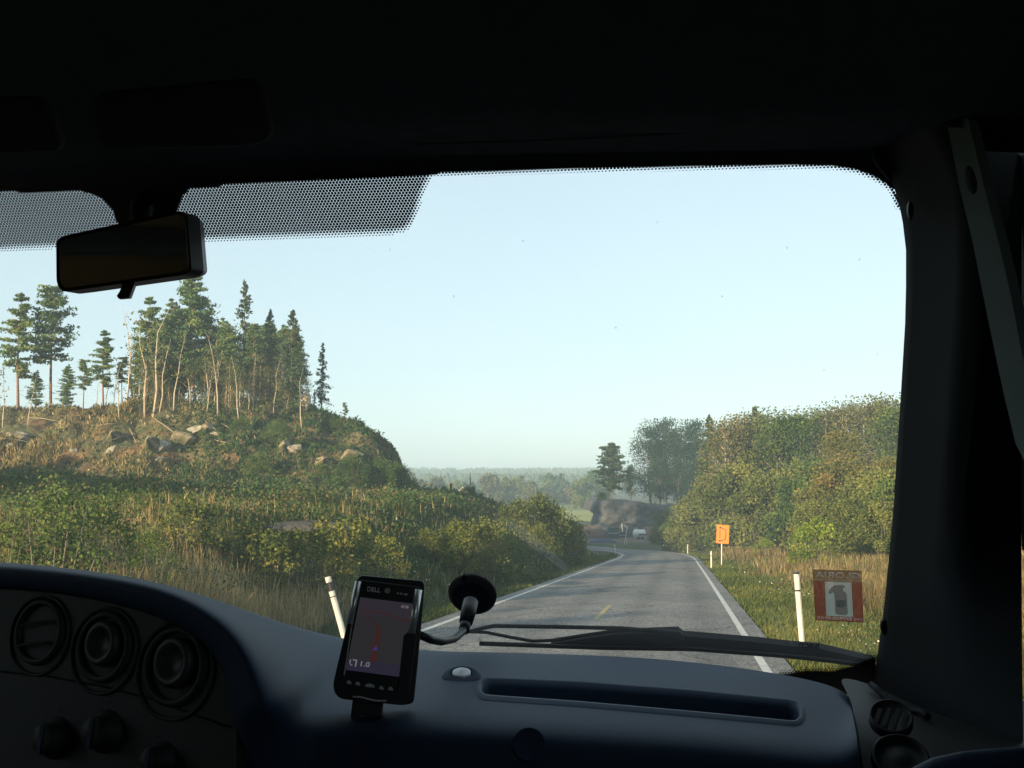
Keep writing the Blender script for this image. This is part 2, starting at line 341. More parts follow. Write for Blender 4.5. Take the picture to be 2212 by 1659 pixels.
def dash(y0, y1):
    ya = np.array([y0, (y0+y1)/2, y1]); xa = np.interp(ya, ROAD[:,1], ROAD[:,0])
    V = []; 
    for a, b in zip(xa, ya): V += [(a-.06, b+.01, float(zroad(b))+.006), (a+.06, b-.01, float(zroad(b))+.006)]
    tag(np_mesh('centre_line_dash', V, [(0,1,3,2),(2,3,5,4)], M_yellow), kind='structure')
dash(25.5, 30.8)
# gravel yard beyond the bend
yx = np.linspace(2, 46, 30); yy = np.linspace(179.5, 224, 30)
tag(grid_obj('gravel_yard', yx, yy, lambda X, Y: -8.88+.06*lump(X, Y, .4, 31)-.1*sst(190, 225, Y), M_gravel), kind='structure')
tag(grid_obj('stubble_field', np.linspace(5, 120, 20), np.linspace(300, 412, 12), lambda X, Y: -9.25+0*X, M_field), kind='structure')
tag(grid_obj('crop_field', np.linspace(-120, 60, 20), np.linspace(414, 500, 12), lambda X, Y: -9.2+0*X, M_corn), kind='structure')
tag(grid_obj('far_hills', np.linspace(-1400, 1400, 40), np.linspace(900, 3000, 30), lambda X, Y: -12+22*sst(900, 2300, Y)+2*lump(X, Y, .004, 12), M_ground), kind='structure')

# ------------------------------------------------------------ the van cab we sit in
M_dash = plain('dash_grey_plastic', (.025,.044,.080), .6, spec=.2, var=.06, scale=5, bump=.25, bscale=900)
M_panel = plain('dark_grey_panel', (.021,.0215,.021), .6, spec=.4, bump=.2, bscale=900)
M_pillar = plain('pillar_trim_plastic', (.024,.028,.032), .65, spec=.4, bump=.2, bscale=700)
M_lining = plain('headlining_fabric', (.07,.082,.095), .95, spec=.1, var=.1, scale=40)
M_cabin = plain('cab_lining_dark', (.13,.12,.10), .9, spec=.1)
M_handle = plain('grab_handle_grey', (.34,.42,.41), .7, spec=.3, var=.08, scale=20, bump=.2, bscale=900)
M_frit = plain('black_enamel', (.006,.006,.007), .5)
M_rubber = plain('black_rubber', (.009,.009,.011), .7, spec=.25)
M_chrome = plain('satin_chrome', (.75,.76,.77), .25, 1)
M_alu = plain('brushed_aluminium', (.62,.62,.6), .42, .35, var=.06, scale=60)
M_rail = plain('satin_silver_rail', (.85,.85,.82), .36, .75)
M_mirr = plain('mirror_glass', (.8,.78,.72), .06, 1)
M_glint = plain('mirror_edge_glint', (.30,.21,.08), .5)
M_flap = plain('vent_flap_plastic', (.028,.029,.029), .5)
M_cap = plain('silver_paint', (.62,.64,.66), .35, .2)
M_mark = plain('white_print', (.9,.9,.88), .5)
def glassmat():
    m, t, b = newmat('windscreen_glass'); t.nodes.remove(b); out = t.nodes['Material Output']
    tr = t.nodes.new('ShaderNodeBsdfTransparent'); tr.inputs[0].default_value = (.93,.97,.955,1)
    gl = t.nodes.new('ShaderNodeBsdfGlossy'); gl.inputs['Roughness'].default_value = .03
    fr = t.nodes.new('ShaderNodeFresnel'); fr.inputs[0].default_value = 1.3
    mx = t.nodes.new('ShaderNodeMixShader'); t.links.new(fr.outputs[0], mx.inputs[0]); tc = t.nodes.new('ShaderNodeTexCoord'); nz = t.nodes.new('ShaderNodeTexNoise'); nz.inputs['Scale'].default_value = 5; nz.inputs['Detail'].default_value = 6; t.links.new(tc.outputs['Object'], nz.inputs['Vector'])
    mr = t.nodes.new('ShaderNodeMapRange'); mr.inputs[1].default_value = .3; mr.inputs[2].default_value = .75; mr.inputs[3].default_value = .022; mr.inputs[4].default_value = .055; t.links.new(nz.outputs[0], mr.inputs[0])
    du = t.nodes.new('ShaderNodeBsdfTranslucent'); du.inputs[0].default_value = (.8,.8,.78,1); m2 = t.nodes.new('ShaderNodeMixShader')   # thin dust on the glass, strengthened to add a pale glare veil
    t.links.new(mr.outputs[0], m2.inputs[0]); t.links.new(tr.outputs[0], m2.inputs[1]); t.links.new(du.outputs[0], m2.inputs[2])
    t.links.new(m2.outputs[0], mx.inputs[1]); t.links.new(gl.outputs[0], mx.inputs[2]); t.links.new(mx.outputs[0], out.inputs[0]); return m
def film(name, col, alpha, tl_=.55):
    m, t, b = newmat(name); b.inputs['Base Color'].default_value = (*col, 1); b.inputs['Roughness'].default_value = .5
    out = t.nodes['Material Output']; tr = t.nodes.new('ShaderNodeBsdfTransparent'); mx = t.nodes.new('ShaderNodeMixShader'); mx.inputs[0].default_value = alpha
    tl = t.nodes.new('ShaderNodeBsdfTranslucent'); tl.inputs[0].default_value = (*col, 1); m2 = t.nodes.new('ShaderNodeMixShader'); m2.inputs[0].default_value = tl_
    t.links.new(b.outputs[0], m2.inputs[1]); t.links.new(tl.outputs[0], m2.inputs[2])
    t.links.new(tr.outputs[0], mx.inputs[1]); t.links.new(m2.outputs[0], mx.inputs[2]); t.links.new(mx.outputs[0], out.inputs[0]); return m
M_glass = glassmat()
HF = Vector((.1523, .9883, 0)).normalized(); HR = Vector((HF.y, -HF.x, 0))   # van's heading and its right
WS = Plane(CAM+HF*1.45, HF+Vector((0,0,.65)))
def vv(l, f, z): return CAM+HR*l+HF*f+Vector((0,0,z))
van = empty('van', (-.6, .6, 0), 'dark van cab around the camera, blue-grey dashboard, wide windscreen, black pillar', 'van')
def rows_mesh(name, rows, mat, parent, sub=0, smooth=True, closed=False):
    n = len(rows[0]); V = [tuple(p) for r in rows for p in r]; F = []
    for i in range(len(rows)-1):
        for k in range(n-1): F.append((i*n+k, i*n+k+1, (i+1)*n+k+1, (i+1)*n+k))
    m = MB(); m.add(V, F); return m.build(name, mat, parent, smooth=smooth, sub=sub)
FACE = Plane(at(500, 1430, 1.10), (-.40, -.90, .15))
# dashboard: one rolled skin from the glass over the hump and the flat top, down the front
dcols = [  # silhouette (far), near edge, in D pixels; a for hump side
 ((-150,1207),(-150,1214)),((0,1212),(0,1221)),((150,1224),(150,1234)),((300,1246),(300,1257)),((390,1268),(380,1280)),((470,1291),(440,1310)),
 ((540,1312),(495,1346)),((600,1330),(535,1392)),((650,1342),(562,1440)),((700,1353),(583,1488)),((750,1362),(606,1530)),
 ((800,1370),(650,1548)),((850,1377),(710,1548)),((900,1385),(790,1550)),((960,1390),(890,1553)),((1040,1391),(1010,1557)),
 ((1200,1394),(1180,1566)),((1400,1402),(1380,1580)),((1550,1417),(1540,1592)),((1660,1433),(1650,1606)),((1740,1448),(1735,1616)),
 ((1790,1462),(1790,1616)),((1818,1476),(1822,1606)),((1832,1490),(1842,1590)),((1838,1500),(1850,1575)),((1842,1520),(1856,1600))]
inner = [(-150,1266),(0,1272),(150,1283),(300,1318),(370,1345),(420,1375),(455,1405),(478,1440),(490,1475),(498,1520),(502,1580),(505,1660),(506,1720)]
sY = [0,0,0,0,.02,.06,.13,.22,.32,.41,.46]
rows = [[] for _ in range(8)]
for k, (S, N) in enumerate(dcols):
    hump = k <= 10
    if hump:
        pn = FACE(N, .012); ps0 = FACE(S, 0); ps = CAM+(ps0-CAM)*((ps0.y+.07+sY[k])/ps0.y)
        lim = WS(S, -.03)
        if ps.y > lim.y: ps = lim
    else:
        ps = WS(S, -.03); yn = 1.12+(.02 if k < 14 else 0)-(k > 19)*.0; pn = at(N[0], N[1], yn)
    back = ps+Vector((0, .04, -.06))
    m1 = ps*.7+pn*.3; m2 = ps*.35+pn*.65
    if not hump and k < 15: m1.z += .0; 
    rows[0].append(back); rows[1].append(ps); rows[2].append(m1); rows[3].append(m2); rows[4].append(pn)
    if hump:
        q = FACE(inner[k], .004); rows[5].append(FACE(((N[0]+inner[k][0])/2, (N[1]+inner[k][1])/2), .010)); rows[6].append(q); rows[7].append(FACE(inner[k], -.02))
    else:
        rows[5].append(pn+Vector((0,-.012,-.022))); rows[6].append(pn+Vector((0,-.014,-.07))); rows[7].append(pn+Vector((0,.03,-.45)))
for r in rows:   # on towards the driver
    p = r[0]; r[:0] = [p-HR*1.0+HF*.02+Vector((0,0,-.05)), p-HR*.8+HF*.02+Vector((0,0,-.01)), p-HR*.35+HF*.02]
dashb = rows_mesh('dashboard', rows, M_dash, van, sub=2)
# the tray pressed into its top: cut a real recess
DTOP = Plane(at(1380, 1500, 1.24), (0, -.02, 1))
# drop the skin's own faces inside the tray outline by evaluating the skin and deleting them
def punch(o, poly):
    bpy.context.view_layer.update(); dg = bpy.context.evaluated_depsgraph_get()
    me = bpy.data.meshes.new_from_object(o.evaluated_get(dg)); o.modifiers.clear(); old = o.data; o.data = me; bpy.data.meshes.remove(old)
    bm = bmesh.new(); bm.from_mesh(me)
    P2 = [(x*KD, y*KD) for x, y in poly]
    def inside(p):
        d = p-CAM; z = d.y*math.cos(PITCH)+d.z*math.sin(PITCH); yy_ = -d.y*math.sin(PITCH)+d.z*math.cos(PITCH)
        u, v = 512+FPX*d.x/z, 384-FPX*yy_/z; c = False
        for i in range(len(P2)):
            (x1, y1), (x2, y2) = P2[i-1], P2[i]
            if (y1 > v) != (y2 > v) and u < (x2-x1)*(v-y1)/(y2-y1)+x1: c = not c
        return c
    bmesh.ops.delete(bm, geom=[f for f in bm.faces if f.calc_center_median().y < 1.5 and all(inside(v.co) for v in f.verts)], context='FACES')
    bm.to_mesh(me); bm.free(); return o
from mathutils.bvhtree import BVHTree
dashb.modifiers['s'].levels = 4; dashb.modifiers['s'].render_levels = 4
bpy.context.view_layer.update(); dgr = bpy.context.evaluated_depsgraph_get(); BV = BVHTree.FromObject(dashb, dgr)
def on_dash(d, off=0.0):
    r = ray(*d).normalized(); h = BV.ray_cast(CAM, r); return h[0]+Vector((0, 0, off)) if h[0] else DTOP(d, off)
def resamp(poly, n):
    L = [0]; P = poly+[poly[0]]
    for i in range(len(poly)): L.append(L[-1]+math.hypot(P[i+1][0]-P[i][0], P[i+1][1]-P[i][1]))
    o = []
    for k in range(n):
        t = L[-1]*k/n; i = max(j for j in range(len(L)) if L[j] <= t+1e-9); i = min(i, len(poly)-1); f = (t-L[i])/max(1e-9, L[i+1]-L[i]); o.append((P[i][0]+(P[i+1][0]-P[i][0])*f, P[i][1]+(P[i+1][1]-P[i][1])*f))
    return o
def tray_loop(grow):
    top_ = lambda x: np.interp(x, (1040,1250,1500,1725), (1472,1481,1500,1523)); bot_ = lambda x: np.interp(x, (1040,1250,1500,1725), (1503,1518,1540,1562))
    xa, xb = 1040-grow*1.6, 1726+grow*1.6; q = [(xa, top_(1040)-grow)]+[(x, top_(x)-grow) for x in (1250,1500)]+[(xb, top_(1725)-grow), (xb, bot_(1725)+grow)]+[(x, bot_(x)+grow) for x in (1500,1250)]+[(xa, bot_(1040)+grow)]
    return resamp(rpoly(q, [26,3,3,26,26,3,3,26], 8), 120)
tl = [[on_dash(d, .0004) for d in tray_loop(9)], [on_dash(d, .0032) for d in tray_loop(5)], [on_dash(d, .0030) for d in tray_loop(2)], [on_dash(d, -.004) for d in tray_loop(-1)]]
punch(dashb, tray_loop(4))
cen = sum(tl[-1], Vector())/120
def inward(ps, k, dz): return [Vector((p.x-(p.x-cen.x)*(1-k)*.18, p.y-(p.y-cen.y)*(1-k), p.z+dz)) for p in ps]
tl += [inward(tl[3], .93, -.014), inward(tl[3], .80, -.026), inward(tl[3], .6, -.029), inward(tl[3], .02, -.029)]
rows_mesh('storage_tray', [r+[r[0]] for r in tl], M_dash, dashb)
# instrument face with vents and heater knobs
fpoly = [FACE(d, -.008) for d in [(-900,1275),(-150,1255),(0,1262),(150,1272),(300,1306),(375,1335),(430,1365),(470,1400),(490,1440),(502,1480),(510,1540),(512,1730),(-900,1730)]]
m = MB(); m.prism(fpoly, -FACE.n*.03); face = m.build('instrument_panel', M_panel, van)
seam = [FACE(d, -.0075) for d in [(-120,1440),(0,1450),(110,1462),(219,1482),(328,1510),(410,1540),(500,1572)]]
MB().tube(seam, .0012, 5).build('panel_seam', M_black, face)
E1 = Vector((FACE.n.y, -FACE.n.x, 0)).normalized()*-1
if E1.x < 0: E1 = -E1
E2 = FACE.n.cross(E1)*-1
if E2.z < 0: E2 = -E2
def vent(c, R, openv, ang):
    o = FACE(c, -.008); m = MB()
    m.lathe(o, E1, E2, FACE.n, [(R*1.0,-.001),(R*.99,.0025),(R*.95,.0032),(R*.91,.001),(R*.86,-.006)], 40)
    v = m.build('air_vent', M_panel, van, smooth=True)
    MB().lathe(o+E2*R*.08, E1, E2, FACE.n, [(R*.84,-.006),(R*.80,.003),(R*.74,.006),(R*.66,.005),(R*.63,-.004)], 40).build('bezel', M_panel, v, smooth=True)
    if openv:
        MB().lathe(o, E1, E2, FACE.n, [(R*.65,-.002),(.0005,-.004)], 32).build('vent_opening', M_black, v)
        for h in (-.28, .22):
            pts = [o+E1*R*x+E2*R*(h+.10*math.cos(x*2)+.15*x)+FACE.n*.006 for x in (-.55,-.3,0,.3,.55)]
            MB().tube(pts, .0016, 5).build('slat', M_panel, v, smooth=True)
    else:
        c2 = o+E2*R*.16
        MB().lathe(c2, E1, E2, FACE.n, [(R*.52,.003),(R*.50,.008),(R*.42,.0105),(R*.34,.009),(R*.24,.004),(R*.13,.002),(.0005,.0015)], 36, sx=.92).build('flap', M_flap, v, smooth=True)
        MB().lathe(o, E1, E2, FACE.n, [(R*.66,.0),(.0005,-.002)], 32).build('vent_opening', M_black, v)
for c, R, op in (((87,1372),.044,True),((226,1405),.046,False),((379,1448),.050,False)): vent(c, R, op, 0)
def knob(c, R):
    o = FACE(c, -.008)
    k = MB().lathe(o, E1, E2, FACE.n, [(R*1.15,0),(R*1.1,.004),(R*.9,.005),(R*.84,.018),(R*.7,.021),(.0005,.021)], 32).build('heater_knob', M_panel, van, smooth=True)
    m = MB(); m.add([o+E1*a+E2*b+FACE.n*.0225 for a, b in ((-R*.12,-R*.8),(R*.12,-R*.8),(R*.12,R*.8),(-R*.12,R*.8))], [(0,1,2,3)]); m.build('pointer', M_dash, k)
    m = MB()
    for i in range(11):
        th = math.radians(-40+26*i); p = o+E1*R*1.5*math.cos(th)+E2*R*1.5*math.sin(th)+FACE.n*.0008
        m.add([p+E1*.0012*x+E2*.0012*y for x, y in ((-1,-1),(1,-1),(1,1),(-1,1))], [(0,1,2,3)])
    m.build('dial_marks', M_dash, k)
    return k
knob((122,1594), .019); k2 = knob((228,1580), .019); knob((350,1640), .015)
pf = lambda d: FACE(d, -.0072)
for ch, q in (('1', [(212,1530),(216,1530),(216,1542),(212,1542)]), ('2', [(237,1533),(244,1534),(243,1546),(236,1545)])):
    text_on('lettering', ch, pf, q, M_dash, face)
# small sensor button on the dash top
o = on_dash((997,1466), .006); bn = Vector((0,-.36,.93)).normalized(); be = bn.cross(Vector((1,0,0)))
sb = MB().lathe(o, (1,0,0), be, bn, [(.026,-.010),(.022,-.002),(.0135,.001),(.012,-.002),(.0005,-.002)], 32).build('dash_socket', M_dash, van, smooth=True)
MB().lathe(o, (1,0,0), be, bn, [(.0112,-.002),(.0108,.0018),(.009,.0026),(.0005,.0028)], 28).build('silver_cap', M_cap, sb, smooth=True)
# round cover in the lower front
LOW = Plane(at(1143, 1620, 1.11), (0, -1, .34))
MB().lathe(LOW((1143,1608), .002), (1,0,0), (0,.322,.947), LOW.n, [(.0165,-.002),(.0160,.0008),(.0148,.0008),(.0142,-.0004),(.0005,.0006)], 32).build('round_cover', M_dash, van, smooth=True)

# windscreen: pane, black enamel border, dotted sun band
pane = MB().add([vv(-1.75, 1.45-.65*z, z) for z in (-.42,)]+[vv(.36, 1.45-.65*-.42, -.42), vv(.36, 1.45-.65*.5, .5), vv(-1.75, 1.45-.65*.5, .5)], [(0,1,2,3)]).build('windscreen', M_glass, van)
edge = [(-2600,478),(-1400,436),(-400,410),(0,406),(120,405),(190,405),(225,420),(248,445),(262,480),(300,500),(360,480),(375,470),(376,440),(386,415),(412,397),(600,383),(800,373),(950,367),(1200,359),(1500,353),(1720,350),(1800,352),(1850,360),(1885,373),(1912,388),(1932,404),(1946,440)]
sol = [WS((x-(3 if y > 410 and x < 300 else -3 if y > 410 and 350 < x < 500 else 0), y+4.5), -.0012) for x, y in edge]+[WS((1990,440), -.0012), WS((1990,290), -.0012), WS((-2600,330), -.0012)]
m = MB(); m.add(sol, [tuple(range(len(sol)))]); m.build('enamel_border', M_frit, pane)
lo = [(1690,1462),(1745,1453),(1800,1455),(1845,1443),(1890,1424),(1900,1500),(1690,1500)]
m = MB(); m.add([WS(d, -.0012) for d in lo], [tuple(range(len(lo)))]); m.build('enamel_border', M_frit, pane)
band = [(-60,407)]+edge[3:18]+[(935,384),(922,406),(912,432),(903,462),(893,486),(876,501),(845,508),(640,515),(440,523),(200,534),(-60,546)]
def seg_d(p, poly, closed=True):
    best = 9e9
    for i in range(0 if closed else 1, len(poly)):
        ax, ay = poly[i-1]; bx, by = poly[i]; L = (bx-ax)**2+(by-ay)**2; t = max(0, min(1, ((p[0]-ax)*(bx-ax)+(p[1]-ay)*(by-ay))/L)); best = min(best, math.hypot(p[0]-ax-t*(bx-ax), p[1]-ay-t*(by-ay)))
    return best
def pin(p, poly):
    c = False
    for i in range(len(poly)):
        (x1, y1), (x2, y2) = poly[i-1], poly[i]
        if (y1 > p[1]) != (y2 > p[1]) and p[0] < (x2-x1)*(p[1]-y1)/(y2-y1)+x1: c = not c
    return c
e1 = HR; e2 = WS.n.cross(HR)*-1
if e2.z < 0: e2 = -e2
def proj(p):
    d = p-CAM; z = d.y*math.cos(PITCH)+d.z*math.sin(PITCH); yv = -d.y*math.sin(PITCH)+d.z*math.cos(PITCH)
    return ((512+FPX*d.x/z)/KD, (384-FPX*yv/z)/KD)
o0 = WS((1000,400), -.001); per = .0040
inner_edge = edge[3:18]; outer = band[15:]; topedge = edge[17:]; lowedge = lo[:5]
dots = MB()
for j in range(-250, 50):
    for i in range(-300, 165):
        p = o0+e1*((i+.5*(j % 2))*per)+e2*(j*per*.80)
        if not -1.0 < p.x < .7: continue
        d = proj(p)
        if not (-70 < d[0] < 1990): continue
        r = 0
        if d[1] < 560 and pin(d, band): r = .475*min(1, .45+seg_d(d, outer, False)/26); r = .64 if seg_d(d, inner_edge, False) < 7 else r
        elif 340 < d[1] < 470 and d[0] > 880:
            q = seg_d(d, topedge, False)
            if q < 17 and not pin(d, edge+[(1990,440),(1990,290),(-2600,330)]): r = .66-.034*q
        elif 1400 < d[1] < 1480 and d[0] > 1680:
            q = seg_d(d, lowedge, False)
            if q < 17: r = .62-.03*q
        if r > .08:
            dots.add([p+e1*(per*r*math.cos(a))+e2*(per*r*math.sin(a)) for a in (0,.785,1.571,2.356,3.142,3.927,4.712,5.498)], [tuple(range(8))])
dots.build('sun_band', M_frit, pane)
text_on('lettering', 'IVECO', lambda d: WS(d, -.0014), [(1725,1389),(1769,1392),(1768,1402),(1724,1399)], M_frit, pane, mirror=True)
M_smear = film('glass_smear', (.75,.8,.8), .13)
for pts in ([(1655,1310),(1668,1345),(1690,1378)], [(1674,1332),(1690,1360),(1712,1392)], [(1678,1325),(1683,1345),(1696,1362)]):
    m = MB(); a = [WS((x-2.2, y), -.0018) for x, y in pts]; b = [WS((x+2.2, y), -.0018) for x, y in pts]; m.add(a+b, [(0,1,4,3),(1,2,5,4)]); m.build('glass_smear', M_smear, pane)
m = MB(); pts = [(1095,1128,6),(1140,1160,9),(1190,1200,7),(1225,1230,5)]; a = [WS((x-w_, y+w_), -.0018) for x, y, w_ in pts]; b = [WS((x+w_, y-w_), -.0018) for x, y, w_ in pts]
m.add(a+b, [(0,1,5,4),(1,2,6,5),(2,3,7,6)]); m.build('glass_smear', M_smear, pane)  # diagonal smudge with the reflection on the pane painted in

M_dirt = film('dirt_film', (.12,.11,.10), .28); g_ = random.Random(9)
for (x, y) in [(842,539),(1076,782),(1857,560),(1700,535),(1895,765),(1330,708),(1560,640),(1240,655),(1420,480),(1130,520),(980,640),(1660,880),(1780,800),(990,870),(880,830),(1480,930),(1900,950)]:
    c = WS((x, y), -.0016); q = g_.uniform(.0005, .0011); m = MB().add([c+e1*(q*math.cos(a)*g_.uniform(.6,1.4))+e2*(q*1.6*math.sin(a)) for a in (0,1.05,2.09,3.14,4.19,5.24)], [tuple(range(6))]); m.build('dirt_speck', M_dirt, pane)

# mirror
MP = Plane(at(275, 540, 1.26), (.12, -1, -.06))
mo = rpoly([(121,513),(386,455),(404,461),(414,584),(398,594),(134,631),(122,612)], [20,20,26,20,20,22,20], 4)
hb = [MP(d, 0) for d in mo]
m = MB(); n = len(hb); cx = sum(hb, Vector())/n
l2 = [p+Vector((.010,.016,.000)) for p in hb]; l3 = [cx+(p-cx)*.93+Vector((.014,.034,.002)) for p in hb]
m.add(hb+l2+l3, [tuple(range(n)), tuple(range(2*n, 3*n))[::-1]]+[(k, (k+1)%n, n+(k+1)%n, n+k) for k in range(n)]+[(n+k, n+(k+1)%n, 2*n+(k+1)%n, 2*n+k) for k in range(n)])
mir = m.build('rear_view_mirror', M_black, van)
gi = rpoly([(128,519),(383,463),(397,469),(405,579),(391,587),(140,623),(129,608)], [16,14,22,16,16,18,16], 4)
slab(MP, gi, .0012, .001).build('mirror_glass', M_mirr, mir)
MB().tube([MP(d, .001) for d in rpoly([(320,476),(385,461),(399,468),(407,581),(390,589)], [2,16,22,14,2], 5)[6:-6]], .0007, 5).build('mirror_glint', M_glint, mir)  # tan line painted along the edge for the gold light it catches
slab(MP, [(264,616),(291,611),(284,630),(279,643),(256,645),(252,639),(258,630)], -.004, .012).build('dipping_lever', M_black, mir)
MB().tube([MP((300,480), -.02), (MP((300,480), -.02)+WS((315,440)))/2+Vector((0,0,.004)), WS((318,440), -.002)], [.012,.014,.02], 12).build('mirror_stem', M_black, mir, smooth=True)

# headlining and header
top = [(-2600,470),(-1400,425),(-700,402),(-400,396),(-100,388),(0,384),(200,372),(450,354),(700,345),(950,337),(1200,331),(1500,327),(1750,323),(1885,321),(2000,322),(2120,326),(2300,335),(2600,350)]
hd = [[WS(d, -.006) for d in top], [WS((x, y-6), -.020) for x, y in top], [WS((x, y-34), -.05) for x, y in top], [WS((x, y-38), -.055) for x, y in top], [WS((x, y-90), -.13) for x, y in top]]
hd.append([p+HF*-.12+Vector((0,0,.05)) for p in hd[-1]]); hd.append([p+HF*-.3+Vector((0,0,.05)) for p in hd[-1]]); hd.append([Vector((p.x, p.y, 0))-HF*1.6+Vector((0,0,EYE+.62)) for p in hd[-1]])
rows_mesh('headlining', hd, M_lining, van)
VP = Plane(vv(-.5, .86, .30), (0, -.86, -.5))
slab(VP, rpoly([(196,205),(560,172),(590,300),(540,318),(215,326)], [30,40,30,30,30]), 0, .018).build('sun_visor', M_lining, van, bevel=.005)
slab(VP, rpoly([(-320,225),(95,212),(128,300),(128,330),(-320,345)], [30,40,20,20,30]), 0, .018).build('sun_visor', M_lining, van, bevel=.005)
MB().tube([WS(d, -.056) for d in [(900,312),(1200,302),(1450,290),(1610,276),(1640,262),(1760,238),(1840,205)]], .0012, 5).build('lining_seam', M_lining, van)
MB().tube([vv(-1.73,1.78,-.44), vv(-1.73,1.42,.02), vv(-1.72,1.10,.48)], [.075,.06,.06], 12).build('windscreen_pillar', M_pillar, van, smooth=True)
# right-hand pillar trim
py = [250,300,330,355,390,430,480,540,620,700,800,900,1000,1100,1205,1300,1440,1500,1560]
px = [1880,1884,1893,1905,1925,1940,1950,1957,1957,1955,1949,1943,1936,1930,1920,1911,1892,1884,1876]
pr = []
for y, x in zip(py, px):
    a = WS((x, y), -.004); l0 = (a-CAM).dot(HR); z = a.z-EYE; f0 = (a-CAM).dot(HF); r = [WS((x+3, y), .02), a]
    for dl, df in ((.006,.012),(.018,.035),(.036,.075),(.056,.12)): r.append(vv(l0+dl*1.0, f0-df, z))
    q = vv(.395, 1.245+.05*(z < -.1), z)
    sx_ = 2206; e = at(sx_, y, 1.30); r.append(vv(l0*.35+.65*.385, f0*.45+.55*1.28, z)); r.append(Vector((e.x, e.y, a.z))); pr.append(r)
rows_mesh('windscreen_pillar', pr, M_pillar, van)
PIL = Plane(vv(.33, 1.33, 0), -HF*.8-HR*.6)
for c, rx, ry in (((1966,455),4,19),((1909,1354),5,20)):
    p = WS(c, -.03); MB().lathe(p, HR, Vector((0,0,1)), -HF, [(ry/2376*1.4,0),(ry/2376*1.4*.8,.004),(.0004,.004)], 20, sx=rx/ry*1.6).build('trim_clip', M_black, van)
p0 = [WS((1893,318), -.012), WS((1892,335), -.014), WS((1901,352), -.014), WS((1914,372), -.012), WS((1924,388), -.010)]
MB().tube(p0, [.004,.005,.005,.004,.002], 8).build('pillar_seal', M_dash, van, smooth=True)
# grab handle on the pillar (flat grey strap with an oval hole)
HP = Plane(at(2075, 300, 1.06), (-.85, -.5, .05))
outl = [(2052,240),(2096,238),(2110,290),(2129,373),(2150,455),(2171,535),(2195,640),(2226,800),(2262,1000),(2232,1010),(2206,960),(2179,848),(2142,673),(2113,527),(2084,406),(2065,310)]
hole = [(2109+12.5*math.cos(a)+y_*.18, 392+y_) for a, y_ in [(2*math.pi*k/24, 31*math.sin(2*math.pi*k/24)) for k in range(24)]]
bm = bmesh.new()
def loop_(ps): 
    vs = [bm.verts.new(HP(p, 0)) for p in ps]; return [bm.edges.new((vs[i-1], vs[i])) for i in range(len(vs))]
es = loop_(outl)+loop_(hole); bmesh.ops.triangle_fill(bm, edges=es, use_beauty=True)
me = bpy.data.meshes.new('grab_handle'); bmesh.ops.recalc_face_normals(bm, faces=bm.faces); bm.to_mesh(me); bm.free(); me.materials.append(M_handle)
gh = bpy.data.objects.new('grab_handle', me); link(gh, van); sm = gh.modifiers.new('t', 'SOLIDIFY'); sm.thickness = .016; sm.offset = 0
# side shelf below the pillar, demister grille, speaker, door pull
sh = [[at(1800,1456,1.5), at(1890,1478,1.47), at(2010,1545,1.38), at(2230,1600,1.30)], [at(1838,1500,1.42), at(1905,1505,1.40), at(2010,1562,1.33), at(2230,1620,1.28)], [at(1852,1580,1.2), at(1925,1590,1.2), at(2030,1640,1.15), at(2230,1690,1.1)], [at(1860,1760,1.12), at(1925,1790,1.12), at(2030,1800,1.1), at(2240,1820,1.08)]]
rows_mesh('side_shelf', sh, M_panel, van, sub=2)
SHP = Plane(at(1925, 1552, 1.23), (-.12, -.62, .78))
a1 = Vector((1,0,0)); a1 = (a1-SHP.n*a1.dot(SHP.n)).normalized(); a2 = SHP.n.cross(a1); a2 = a2 if a2.z > 0 else -a2
def disc(c, R, prof): return MB().lathe(SHP(c, .012), a1, a2, SHP.n, [(R*r, h) for r, h in prof], 36)
gr = disc((1925,1550), .023, [(1,-.008),(.98,.003),(.9,.004),(.84,.001),(.0005,.001)]).build('demister_grille', M_panel, van, smooth=True)
for k in range(4):
    o = SHP((1925,1550), .0142)+(a1*.9-a2*.3).normalized()*(k-1.5)*.009; d_ = (a2*.9+a1*.5).normalized()
    L = .013 if k in (1,2) else .010
    w_ = (a1*.9-a2*.5).normalized()*.0022
    MB().add([o-d_*L-w_, o-d_*L+w_, o+d_*L+w_, o+d_*L-w_], [(0,1,2,3)]).build('slot', M_frit, gr)
sp = disc((1945,1640), .030, [(1,-.01),(.97,.004),(.88,.006),(.80,.002),(.74,-.002),(.3,.004),(.0005,.005)]).build('door_speaker', M_panel, van, smooth=True)
MB().tube([at(1882,1478,1.43), at(1898,1492,1.41), at(1920,1512,1.39), at(1955,1532,1.36), at(1990,1538,1.34), at(2005,1548,1.32)], .004, 8).build('edge_seal', M_rubber, van, smooth=True)
dp = [at(1945,1690,.86), at(1975,1655,.87), at(2010,1637,.88), at(2070,1624,.89), at(2140,1617,.90), at(2260,1612,.9)]
MB().tube([p+Vector((.005,0,-.012)) for p in dp], .012, 14).build('door_pull', M_dash, van, smooth=True)
MB().add([p+Vector((.006,.0,-.014)) for p in dp]+[p+Vector((.03,-.12,-.12)) for p in dp], [(k, k+1, 7+k, 6+k) for k in range(5)]).build('door_armrest', M_panel, van)
